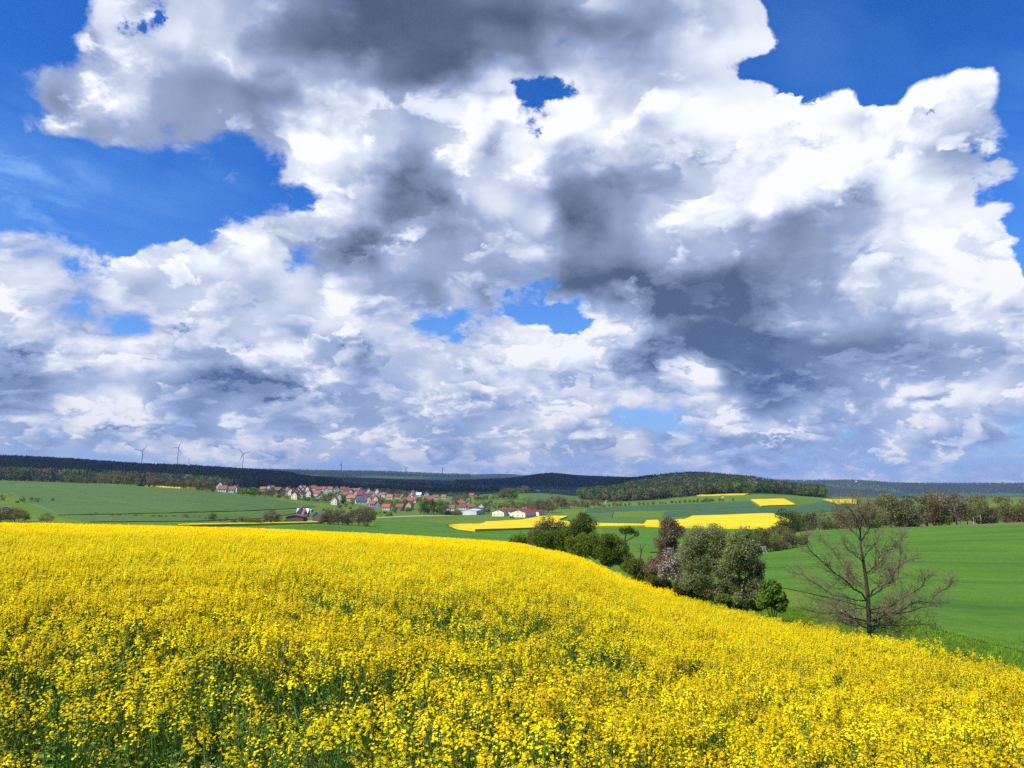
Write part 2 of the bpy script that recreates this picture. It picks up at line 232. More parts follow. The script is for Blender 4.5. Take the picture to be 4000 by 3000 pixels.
for px in _cols:
    pts = []
    for Y in (1, 1.5, 2.2, 3.2, 4.7, 7, 9, 11, 13, 15, 17, 20, 23, 27, 32, 38, 45, 52, 60, 68, 76):
        if Y <= CUT[px] + 0.01: pts.append((Y, near_top(px, Y) - CROP))
    pts.append((CUT[px] * 1.04, near_top(px, CUT[px] * 1.04) - CROP))
    for (Y, row) in PROF[px]: pts.append((Y, ray(px, row)[1] * Y))
    pts = np.array(pts)
    z = np.interp(_YG, pts[:, 0], pts[:, 1]) / _YG               # slope of sight, smoothed a little along the ray
    zs = _smooth(z, 3.0)
    wgt = np.clip((_LG - math.log(14)) / 1.2, 0, 1)
    _TB.append(z * (1 - wgt) + zs * wgt)
_TB = np.array(_TB); _AC = np.array([acol(p) for p in _cols])
_AD = np.linspace(_AC[0], _AC[-1], 1400)
_TD = np.array([np.interp(_AD, _AC, _TB[:, j]) for j in range(len(_LG))]).T
_kk = np.exp(-0.5 * (np.arange(-40, 41) / 6.0) ** 2); _kk /= _kk.sum()      # and across
_TD = np.apply_along_axis(lambda v: np.convolve(np.pad(v, 40, mode='edge'), _kk, mode='valid'), 0, _TD)
def slope_at(a, Y):
    a = np.clip(np.asarray(a, float), _AD[0], _AD[-1]); L = np.log(np.maximum(np.asarray(Y, float), 1.0))
    fi = (a - _AD[0]) / (_AD[1] - _AD[0]); fj = (L - _LG[0]) / (_LG[1] - _LG[0])
    i = np.clip(fi.astype(int), 0, len(_AD) - 2); j = np.clip(fj.astype(int), 0, len(_LG) - 2)
    u = np.clip(fi - i, 0, 1); v = np.clip(fj - j, 0, 1)
    return (_TD[i, j] * (1 - u) + _TD[i + 1, j] * u) * (1 - v) + (_TD[i, j + 1] * (1 - u) + _TD[i + 1, j + 1] * u) * v
def Z(x, y):
    x = np.asarray(x, float); y = np.asarray(y, float)
    yy = np.maximum(y, 1.0)
    return slope_at(x / yy, yy) * yy
_HY = np.exp(np.linspace(math.log(5), math.log(14000), 2600))
def hit(px, py, ymin=90.0, ymax=14000.0, lift=0.0):             # first ground point seen at that pixel beyond ymin
    a, b = ray(px, py)
    sel = _HY[(_HY >= ymin) & (_HY <= ymax)]
    t = slope_at(np.full(len(sel), a), sel) + lift / sel
    k = np.nonzero(t >= b)[0]
    Y = sel[k[0]] if len(k) else sel[int(np.argmin(np.abs(t - b)))]
    return np.array([a * Y, Y, float(Z(a * Y, Y)) + lift])
def on(px, Y):                                                 # ground point in that column, Y metres out
    x = acol(px) * Y
    return np.array([x, Y, float(Z(x, Y))])

def tag(o, label=None, cat=None, group=None, kind=None):
    if label: o['label'] = label
    if cat: o['category'] = cat
    if group: o['group'] = group
    if kind: o['kind'] = kind
    return o
def obj(name, me, parent=None, loc=None):
    o = bpy.data.objects.new(name, me); C.objects.link(o)
    if parent is not None: o.parent = parent
    if loc is not None: o.location = loc
    return o
def empty(name, loc, rz=0.0, s=1.0):
    o = bpy.data.objects.new(name, None); C.objects.link(o)
    o.location = loc; o.rotation_euler = (0, 0, rz); o.scale = (s, s, s); o.empty_display_size = 0.5
    return o
def mesh(name, verts, faces, mats=(), midx=None, smooth=False):
    me = bpy.data.meshes.new(name)
    if isinstance(verts, np.ndarray) and isinstance(faces, np.ndarray):
        n = faces.shape[1]
        me.vertices.add(len(verts)); me.vertices.foreach_set('co', np.ascontiguousarray(verts, dtype=np.float32).ravel())
        me.loops.add(faces.size); me.loops.foreach_set('vertex_index', np.ascontiguousarray(faces, dtype=np.int32).ravel())
        me.polygons.add(len(faces)); me.polygons.foreach_set('loop_start', np.arange(0, faces.size, n, dtype=np.int32))
        me.polygons.foreach_set('loop_total', np.full(len(faces), n, dtype=np.int32))
    else:
        me.from_pydata([tuple(v) for v in verts], [], faces)
    for m in (mats if isinstance(mats, (list, tuple)) else [mats]): me.materials.append(m)
    if midx is not None: me.polygons.foreach_set('material_index', np.asarray(midx, dtype=np.int32))
    if smooth: me.polygons.foreach_set('use_smooth', np.ones(len(me.polygons), dtype=bool))
    me.update(calc_edges=True); me.validate()
    return me
def newmat(name):
    m = bpy.data.materials.new(name); m.use_nodes = True
    t = NT(m.node_tree); t.n.clear()
    return m, t
def finish(t, col, rough=0.9, spec=0.1, trans=0.0, bump=None, normal=None):
    p = t.new('ShaderNodeBsdfPrincipled', {'Base Color': col, 'Roughness': rough, 'Specular IOR Level': spec}, out=None)
    if bump is not None:
        p_n = t.new('ShaderNodeBump', {'Strength': bump[1], 'Distance': bump[2], 'Height': bump[0]})
        t.l.new(p_n, p.inputs['Normal'])
    sh = p.outputs[0]
    if trans > 0:
        tr = t.new('ShaderNodeBsdfTranslucent', {'Color': col})
        sh = t.new('ShaderNodeMixShader', {0: trans, 1: sh, 2: tr})
    t.new('ShaderNodeOutputMaterial', {0: sh}, out=None)
def rgb(r, g, b): return (r, g, b, 1.0)
def plain(name, c, rough=0.8, var=0.12, scale=3.0, spec=0.2):
    m, t = newmat(name)
    P = t.new('ShaderNodeNewGeometry', out=0)
    n = t.noise(P, scale, 4.0, 0.6)
    col = t.mix(n, rgb(*[v * (1 - var) for v in c]), rgb(*[min(1, v * (1 + var)) for v in c]))
    finish(t, col, rough, spec); return m

# ground materials -----------------------------------------------------------
def mat_field(name, c1, c2, c3, streak=0.35, ang=0.0, tram=None, patch=60.0, fine=0.5):
    """crop: large patches, long streaks along the drilling direction, fine mottling, tramlines"""
    m, t = newmat(name)
    P = t.new('ShaderNodeNewGeometry', out=0)
    R = t.new('ShaderNodeVectorRotate', {'Vector': P, 'Axis': (0, 0, 1), 'Angle': ang})
    big = t.noise(P, 1.0 / patch, 4.0, 0.55)
    st = t.noise(t.vm('MULTIPLY', R, (0.012, 0.25, 0.02)), 1.0, 5.0, 0.6)
    fi = t.noise(P, fine, 5.0, 0.65)
    col = t.mix(t.mapr(big, 0.35, 0.65), rgb(*c1), rgb(*c2))
    col = t.mix(t.math('MULTIPLY', t.mapr(st, 0.42, 0.66), streak), col, rgb(*c3))
    col = t.mix(t.mapr(fi, 0.3, 0.7, 0.0, 0.45), col, rgb(*[v * 0.55 for v in c1]))
    if tram:
        sx = t.new('ShaderNodeSeparateXYZ', {0: R}, out=None)
        wob = t.math('MULTIPLY', t.math('SUBTRACT', big, 0.5), 4.0)
        ph = t.math('FRACT', t.math('DIVIDE', t.math('ADD', sx.outputs[1], wob), tram[0]))
        d1 = t.math('ABSOLUTE', t.math('SUBTRACT', ph, 0.5)); d = t.math('ABSOLUTE', t.math('SUBTRACT', d1, 0.9 / tram[0]))
        line = t.mapr(d, 0.35 / tram[0], 0.9 / tram[0], 1.0, 0.0)
        brk = t.mapr(t.noise(P, 0.03, 3.0), 0.35, 0.55)
        col = t.mix(t.math('MULTIPLY', t.math('MULTIPLY', line, brk), tram[1]), col, rgb(*tram[2]))
    finish(t, col, 0.85, 0.15, bump=(fi, 0.5, 0.3))
    return m
M = {}
M['meadow'] = mat_field('meadow', (0.095, 0.160, 0.014), (0.135, 0.200, 0.018), (0.17, 0.22, 0.03), 0.35, 0.3, patch=90, fine=0.25)
M['crop'] = mat_field('green_crop', (0.062, 0.125, 0.022), (0.078, 0.148, 0.026), (0.100, 0.172, 0.032), 0.4, 0.12, patch=120, fine=0.3)
M['crop_tram'] = mat_field('green_crop_tramlines', (0.040, 0.105, 0.040), (0.050, 0.122, 0.046), (0.07, 0.145, 0.05), 0.5, 1.22, tram=(24.0, 0.8, (0.014, 0.04, 0.018)), patch=120, fine=0.3)
M['cereal'] = mat_field('young_cereal', (0.050, 0.140, 0.007), (0.085, 0.195, 0.009), (0.120, 0.235, 0.012), 0.38, 0.15, tram=(31.0, 0.4, (0.018, 0.062, 0.008)), patch=28, fine=1.3)
M['soil'] = plain('soil', (0.14, 0.085, 0.05), 0.95, 0.3, 4.0)
M['bare'] = plain('bare_earth', (0.22, 0.12, 0.075), 0.95, 0.2, 0.2)
M['rape'] = mat_field('rape_in_flower', (0.70, 0.51, 0.006), (0.80, 0.62, 0.010), (0.52, 0.44, 0.014), 0.55, 1.0, tram=(28.0, 0.9, (0.34, 0.32, 0.01)), patch=35, fine=0.9)
M['track'] = plain('gravel_track', (0.36, 0.34, 0.28), 0.95, 0.15, 1.0)
def mat_ground():
    m, t = newmat('ground')
    P = t.new('ShaderNodeNewGeometry', out=0)
    sx = t.new('ShaderNodeSeparateXYZ', {0: P}, out=None)
    big = t.noise(P, 0.011, 4.0, 0.55); fi = t.noise(P, 0.3, 5.0, 0.65)
    g = t.mix(t.mapr(big, 0.35, 0.65), rgb(0.085, 0.155, 0.012), rgb(0.125, 0.195, 0.018))
    g = t.mix(t.mapr(fi, 0.3, 0.7, 0.0, 0.5), g, rgb(0.055, 0.095, 0.012))
    # beyond the valley: woods and fields in broad patches
    pt = t.new('ShaderNodeTexVoronoi', {'Vector': t.vm('MULTIPLY', P, (0.0022, 0.0011, 0.0)), 'Scale': 1.0, 'Randomness': 1.0}, out=None, feature='F1')
    f1 = t.new('ShaderNodeSeparateColor', {0: pt.outputs['Color']}, out=None)
    wood = t.noise(P, 0.02, 4.0, 0.7)
    woods = t.mix(wood, rgb(0.010, 0.022, 0.010), rgb(0.030, 0.048, 0.018))
    fields = t.mix(f1.outputs[1], rgb(0.040, 0.085, 0.028), rgb(0.075, 0.105, 0.035))
    far = t.mix(t.mapr(f1.outputs[0], 0.74, 0.79), woods, fields)
    col = t.mix(t.mapr(t.math('ADD', sx.outputs[1], t.math('MULTIPLY', t.math('SUBTRACT', big, 0.5), 500.0)), 2500.0, 2800.0), g, far)
    finish(t, col, 0.9, 0.1, bump=(fi, 0.5, 0.4)); return m
M['ground'] = mat_ground()

def build_ground():
    na, nl = 420, 330
    A = np.concatenate([[-3.2, -2.2, -1.6], np.linspace(-1.15, 1.15, na), [1.6, 2.2, 3.2]]); L = np.linspace(math.log(1.0), math.log(14000), nl)
    AA, LL = np.meshgrid(A, L); YY = np.exp(LL); XX = AA * YY
    ZZ = Z(XX, YY)
    # low swells of the far hills
    ph = (np.sin(XX * 0.0021 + 1.3 * np.sin(YY * 0.0013)) + 0.6 * np.sin(XX * 0.0056 + YY * 0.0031)) * np.clip((YY - 5500) / 3000, 0, 1) * 7.0
    ZZ = ZZ + ph
    V = np.stack([XX, YY, ZZ], -1).reshape(-1, 3)
    n1 = len(A)
    back = []
    for yb in (-60.0, -1.0):                                  # the hill top behind the viewer
        back.append(np.stack([A * 60.0, np.full(n1, yb), np.full(n1, -2.3)], -1))
    V = np.concatenate([back[0], back[1], V])
    rows = nl + 2
    i, j = np.meshgrid(np.arange(rows - 1), np.arange(n1 - 1), indexing='ij')
    q = (i * n1 + j).ravel()
    Fc = np.stack([q, q + 1, q + n1 + 1, q + n1], -1)
    o = obj('ground', mesh('ground', V, Fc, M['ground'], smooth=True))
    tag(o, kind='structure'); return o
build_ground()

def drape(name, pts, mat, h=0.15, step=None, skirt=True, label=None, kind='structure', cat=None):
    """a sheet over the terrain inside a ground polygon (list of xyz), its edge turned down to the ground"""
    P = [Vector((p[0], p[1])) for p in pts]
    n = len(P); area = 0.5 * abs(sum(P[i].x * P[(i + 1) % n].y - P[(i + 1) % n].x * P[i].y for i in range(n)))
    st = step or max(2.0, math.sqrt(area / 2600.0))
    bd = []
    for i in range(n):
        a, b = P[i], P[(i + 1) % n]; k = max(1, int((b - a).length / st))
        bd += [a.lerp(b, j / k) for j in range(k)]
    xs = [p.x for p in P]; ys = [p.y for p in P]
    gx = np.arange(min(xs), max(xs), st); gy = np.arange(min(ys), max(ys), st)
    GX, GY = np.meshgrid(gx, gy); GX = GX.ravel() + rng.uniform(-.2, .2, GX.size) * st; GY = GY.ravel() + rng.uniform(-.2, .2, GY.size) * st
    ins = inside(np.array([(p.x, p.y) for p in P]), GX, GY)
    pts2 = bd + [Vector((x, y)) for x, y in zip(GX[ins], GY[ins])]
    nb = len(bd)
    res = geometry.delaunay_2d_cdt(pts2, [], [list(range(nb))], 1, 1e-4)
    vv = np.array([(v.x, v.y) for v in res[0]]); fs = [list(f) for f in res[2]]
    V = np.column_stack([vv, Z(vv[:, 0], vv[:, 1]) + h])
    V = V.tolist()
    if skirt:
        bmap = {}
        for k, orig in enumerate(res[3]):
            for o_ in orig:
                if o_ < nb: bmap[o_] = k
        base = len(V)
        for k in range(nb):
            x, y, z = V[bmap[k]]; V.append([x, y, z - h - 0.6])
        for k in range(nb):
            k2 = (k + 1) % nb; fs.append([bmap[k], bmap[k2], base + k2, base + k])
    o = obj(name, mesh(name, V, fs, mat, smooth=False))
    for p in o.data.polygons: p.use_smooth = len(p.vertices) == 3
    tag(o, label, cat, None, kind); return o
def inside(poly, X, Y):
    r = np.zeros(len(X), bool); n = len(poly)
    for i in range(n):
        x1, y1 = poly[i]; x2, y2 = poly[(i + 1) % n]
        c = ((y1 > Y) != (y2 > Y))
        with np.errstate(divide='ignore', invalid='ignore'):
            r ^= c & (X < (x2 - x1) * (Y - y1) / (y2 - y1) + x1)
    return r
def field(name, px, mat, h=0.3, ymin=95.0, ymax=14000.0, **kw):
    dens = []
    n = len(px)
    for i in range(n):
        a, b = px[i], px[(i + 1) % n]; k = max(1, int(math.hypot(b[0] - a[0], (b[1] - a[1]) * 6) / 14))
        dens += [(a[0] + (b[0] - a[0]) * j / k, a[1] + (b[1] - a[1]) * j / k) for j in range(k)]
    return drape(name, [hit(x, y, ymin, ymax) for x, y in dens], mat, h, **kw)

# ------------------------------------------------------------------ fields
field('rape_field', [(449,526.5),(458,529.5),(475,531.4),(510,530.2),(536,529),(575,527.8),(598,527.6),(598,524.3),(575,524),(558,521),(568,517),(541,517),(522,521),(485,523),(480,525.2),(460,525.3)], M['rape'], 1.2, 300, 900, kind='stuff', label='yellow rape field running to a point in the valley meadow')
field('rape_field', [(598,527.8),(645,527),(686,528.2),(730,529),(772,529),(795,523.9),(773,514.7),(768,514.6),(692,517),(687,519.4),(684,520.5),(646,521.6),(643,525.4),(598,524.5)], M['rape'], 1.2, 300, 900, kind='stuff', label='large yellow rape field with tramlines below the wooded hill')
field('rape_field', [(751,500.3),(784.4,499.4),(796.5,505.6),(761.5,506.9)], M['rape'], 1.2, 500, 1300, kind='stuff', label='small yellow rape field high on the green slope')
field('rape_field', [(823,500),(857,499.8),(857,504.8),(840.5,504.6)], M['rape'], 1.2, 500, 1400, kind='stuff', label='yellow rape field behind the bare tree top')
field('rape_field', [(690,496.3),(720,496.0),(745,495.4),(750,494.4),(720,494.6),(700,494.9)], M['rape'], 1.2, 900, 1300, kind='stuff', label='thin yellow rape strip at the foot of the wooded hill')
field('rape_field', [(178,526.6),(192,525.8),(250,524.6),(320,523.0),(322,523.6),(250,525.6),(192,527.0),(178,527.2)], M['rape'], 0.8, 250, 460, kind='stuff', label='narrow yellow rape strip in front of the left hedge')
field('rape_field', [(138,485.6),(160,487),(180,488.6),(196,489.8),(205,488.9),(170,486),(140,484.2)], M['rape'], 1.5, 700, 1000, kind='stuff', label='yellow rape field glimpsed behind the brown tree row')
field('crop_field', [(0,481.9),(60,482.9),(120,485.3),(190,490),(250,496.8),(300,504.5),(316,507),(290,509),(258,510.8),(174,513.4),(58,515.6),(25,503),(8,493),(-60,490),(-60,482)], M['crop'], 0.3, 250, 1000)
field('crop_field', [(60,517.2),(174,515),(256,512.4),(288,511),(300,513),(268,518.5),(200,521.5),(90,522.5)], M['crop'], 0.3, 250, 700)
field('crop_field', [(270,526.6),(321,524.9),(371,526.6),(372,521.2),(414,521.4),(447,524.8),(456,530),(475,532.2),(510,531.2),(540,529.9),(575,529),(592,528.7),(600,548),(540,548),(440,541),(350,536),(270,532)], M['cereal'], 0.2, 180, 800)
field('crop_field', [(600,529.0),(645,528.4),(686,529.5),(745,530.5),(752,548),(700,552),(650,553),(606,549)], M['cereal'], 0.2, 160, 560)
field('crop_field', [(586,509.4),(628,506.5),(686,504.2),(748,501.6),(759,507.2),(700,509.6),(616,511.6),(584,513.5)], M['crop_tram'], 0.3, 500, 1200)
field('crop_field', [(662,517.2),(665,511.9),(700,510.1),(768,507.5),(797,506.2),(826,501),(838,505.2),(855,505.8),(850,510.5),(800,513.4),(776,513.8),(768,513.9),(692,516.4)], M['crop_tram'], 0.3, 500, 1200)
field('crop_field', [(584,514.2),(614,512.2),(612,517.8),(660,518),(684,518.4),(683,520),(645,521),(642,524.8),(598,523.9),(584,523.4)], M['crop'], 0.3, 500, 1000)
field('crop_field', [(524,494),(545,492.8),(577,496.4),(573,499),(530,499)], M['crop'], 0.3, 900, 2200)
field('cereal_field', [(756,553),(802,545.4),(800,533),(848,529.4),(896,528.4),(930,527),(1024,524),(1100,521),(1250,560),(1130,690),(1024,654),(960,637),(900,618),(840,601),(800,592),(760,584),(715,577),(690,568)], M['cereal'], 0.06, 18, 330, skirt=False)
field('bare_strip', [(905,527.2),(1024,523.3),(1100,521),(1100,520),(1024,522.1),(905,526.6)], M['bare'], 0.1, 240, 330)
field('bare_patch', [(114,508),(122,510),(155,516.5),(160,519),(120,514)], M['bare'], 0.1, 260, 480) if False else None
field('farm_track', [(292,521.6),(330,521.2),(362,518.8),(400,516.8),(470,515.2),(470,514.6),(400,516),(362,518),(330,520.2),(292,520.8)], M['track'], 0.08, 420, 900)

M['strip'] = mat_field('grass_strip', (0.10, 0.17, 0.03), (0.13, 0.20, 0.035), (0.16, 0.22, 0.04), 0.4, 0.2, patch=30, fine=0.4)
def strip(px, hw, ymin, ymax):
    up = [(x, y - hw) for x, y in px]; dn = [(x, y + hw) for x, y in px][::-1]
    field('grass_strip', up + dn, M['strip'], 0.36, ymin, ymax, skirt=False)
strip([(39.3,486.1),(60,490.4),(81,495.2),(115.7,501.6),(150.4,508),(173,513)], .26, 300, 900)
strip([(144.7,491.9),(165,495.7),(185,499.8),(220,505.4),(254,510.4)], .22, 300, 900)
strip([(210.7,499.4),(235,502.2),(256,504.6),(276,505.2)], .2, 300, 900)
strip([(5,486.5),(50,487.4),(90,488.6)], .15, 300, 900)
strip([(60,501.2),(105,502.2),(145,502.4)], .15, 300, 900)
# ------------------------------------------------------------------ plant building kit
def mat_leaf(name, c1, c2, trans=0.52, objvar=0.25, rough=0.6, spec=0.25):
    m, t = newmat(name)
    g = t.new('ShaderNodeNewGeometry', out=None)
    oi = t.new('ShaderNodeObjectInfo', out=None)
    isl = g.outputs['Random Per Island']
    clump = t.noise(t.new('ShaderNodeTexCoord', out=3), 2.2, 2.0)
    f = t.math('ADD', t.math('MULTIPLY', isl, 0.6), t.math('MULTIPLY', t.mapr(clump, 0.3, 0.7), 0.4))
    col = t.mix(f, rgb(*c1), rgb(*c2))
    hv = t.mapr(oi.outputs['Random'], 0, 1, 1 - objvar, 1 + objvar)
    hs = t.new('ShaderNodeHueSaturation', {'Hue': t.mapr(oi.outputs['Random'], 0, 1, 0.485, 0.512), 'Saturation': 1.0, 'Value': hv, 'Fac': 1.0, 'Color': col})
    finish(t, hs, rough, spec, trans); return m
M['petal'] = mat_leaf('rape_petal', (0.95, 0.735, 0.003), (0.98, 0.845, 0.005), 0.50, 0.06, 0.6, 0.15)
M['bud'] = mat_leaf('rape_bud', (0.35, 0.38, 0.01), (0.60, 0.50, 0.01), 0.3, 0.1)
M['stalk'] = mat_leaf('rape_stalk', (0.105, 0.215, 0.030), (0.185, 0.325, 0.055), 0.45, 0.15)
M['bark'] = plain('bark', (0.075, 0.055, 0.042), 0.95, 0.35, 9.0, 0.1)
M['bark_pale'] = plain('pale_bark', (0.30, 0.28, 0.24), 0.95, 0.35, 9.0, 0.1)
M['bark_grey'] = plain('grey_bark', (0.13, 0.11, 0.095), 0.95, 0.35, 14.0, 0.1)
M['lf_green'] = mat_leaf('leaf_fresh_green', (0.105, 0.180, 0.012), (0.185, 0.270, 0.024))
M['lf_dark'] = mat_leaf('leaf_dark_green', (0.064, 0.108, 0.014), (0.118, 0.168, 0.026))
M['lf_olive'] = mat_leaf('leaf_olive', (0.135, 0.135, 0.024), (0.215, 0.200, 0.046))
M['lf_brown'] = mat_leaf('twig_brown', (0.145, 0.110, 0.052), (0.235, 0.180, 0.088), 0.3)
M['lf_rust'] = mat_leaf('twig_rust', (0.17, 0.130, 0.082), (0.28, 0.215, 0.145), 0.3)
M['lf_pale'] = mat_leaf('leaf_pale_grey', (0.23, 0.25, 0.12), (0.38, 0.38, 0.23))
M['lf_copper'] = mat_leaf('leaf_copper', (0.030, 0.012, 0.012), (0.055, 0.022, 0.020))
M['needle'] = mat_leaf('needles', (0.012, 0.032, 0.012), (0.030, 0.055, 0.018), 0.1, 0.3)
M['blossom'] = mat_leaf('blossom', (0.55, 0.45, 0.45), (0.80, 0.74, 0.74), 0.4, 0.05)
M['lf_lime'] = mat_leaf('leaf_lime', (0.10, 0.19, 0.012), (0.17, 0.27, 0.02))

class QB:                                                     # collects quads
    def __init__(s): s.v = []; s.m = []; s.n = 0
    def quads(s, Q, mi=0):                                      # Q: (k,4,3)
        Q = np.asarray(Q, float); s.v.append(Q.reshape(-1, 3)); s.m.append(np.full(len(Q), mi)); s.n += len(Q)
    def cards(s, P, N, w, l, mi=0, r=None):
        """flat leaves centred on P facing N, w wide and l long, turned at random"""
        r = r or rng; P = np.asarray(P, float); k = len(P)
        N = N / (np.linalg.norm(N, axis=1, keepdims=True) + 1e-9)
        ref = r.normal(size=(k, 3)); U = np.cross(N, ref); U /= np.linalg.norm(U, axis=1, keepdims=True) + 1e-9; V = np.cross(N, U)
        w = np.broadcast_to(np.asarray(w, float), (k,))[:, None] / 2; l = np.broadcast_to(np.asarray(l, float), (k,))[:, None] / 2
        s.quads(np.stack([P - U * l, P + V * w, P + U * l, P - V * w], 1), mi)
    def tube(s, pts, rad, sides=4, mi=0):
        pts = np.asarray(pts, float); n = len(pts)
        rings = []
        for i in range(n):
            d = pts[min(i + 1, n - 1)] - pts[max(i - 1, 0)]; d = d / (np.linalg.norm(d) + 1e-9)
            a = np.cross(d, (0.31, 0.87, 0.38)); a /= np.linalg.norm(a) + 1e-9; b = np.cross(d, a)
            th = np.arange(sides) * 2 * math.pi / sides
            rings.append(pts[i] + rad[i] * (np.cos(th)[:, None] * a + np.sin(th)[:, None] * b))
        R = np.array(rings); Q = []
        for i in range(n - 1):
            for k in range(sides):
                k2 = (k + 1) % sides; Q.append([R[i, k], R[i, k2], R[i + 1, k2], R[i + 1, k]])
        s.quads(Q, mi)
    def build(s, name, mats, smooth=False):
        V = np.concatenate(s.v); F = np.arange(len(V), dtype=np.int32).reshape(-1, 4)
        return mesh(name, V, F, mats, np.concatenate(s.m), smooth)

def scatter(name, P, S, RZ, I, variants, tilt=0.0, label=None):
    """ONE stuff object: plants of the given meshes set on points"""
    col = bpy.data.collections.new(name + '_kinds')
    for k, me in enumerate(variants):
        o = bpy.data.objects.new('%s_kind_%02d' % (name, k), me); col.objects.link(o)
    me = bpy.data.meshes.new(name); me.vertices.add(len(P)); me.vertices.foreach_set('co', np.asarray(P, np.float32).ravel())
    for an, ty, arr in (('sc', 'FLOAT', S), ('rz', 'FLOAT', RZ), ('tx', 'FLOAT', rng.normal(0, 1, len(P)) * tilt), ('ty', 'FLOAT', rng.normal(0, 1, len(P)) * tilt)):
        at = me.attributes.new(an, ty, 'POINT'); at.data.foreach_set('value', np.asarray(arr, np.float32))
    at = me.attributes.new('vi', 'INT', 'POINT'); at.data.foreach_set('value', np.asarray(I, np.int32))
    o = obj(name, me); tag(o, label, None, None, 'stuff')
    ng = bpy.data.node_groups.new(name + '_scatter', 'GeometryNodeTree')
    ng.interface.new_socket('Geometry', in_out='INPUT', socket_type='NodeSocketGeometry'); ng.interface.new_socket('Geometry', in_out='OUTPUT', socket_type='NodeSocketGeometry')
    N, L = ng.nodes, ng.links
    gi, go = N.new('NodeGroupInput'), N.new('NodeGroupOutput')
    ci = N.new('GeometryNodeCollectionInfo'); ci.inputs['Collection'].default_value = col; ci.inputs['Separate Children'].default_value = True; ci.inputs['Reset Children'].default_value = True
    ip = N.new('GeometryNodeInstanceOnPoints'); ip.inputs['Pick Instance'].default_value = True
    def na(nm, ty):
        x = N.new('GeometryNodeInputNamedAttribute'); x.data_type = ty; x.inputs['Name'].default_value = nm; return x.outputs['Attribute']
    cx = N.new('ShaderNodeCombineXYZ'); L.new(na('tx', 'FLOAT'), cx.inputs[0]); L.new(na('ty', 'FLOAT'), cx.inputs[1]); L.new(na('rz', 'FLOAT'), cx.inputs[2])
    L.new(gi.outputs[0], ip.inputs['Points']); L.new(ci.outputs[0], ip.inputs['Instance']); L.new(na('vi', 'INT'), ip.inputs['Instance Index'])
    L.new(cx.outputs[0], ip.inputs['Rotation']); L.new(na('sc', 'FLOAT'), ip.inputs['Scale'])
    L.new(ip.outputs[0], go.inputs[0])
    md = o.modifiers.new('plants', 'NODES'); md.node_group = ng
    return o

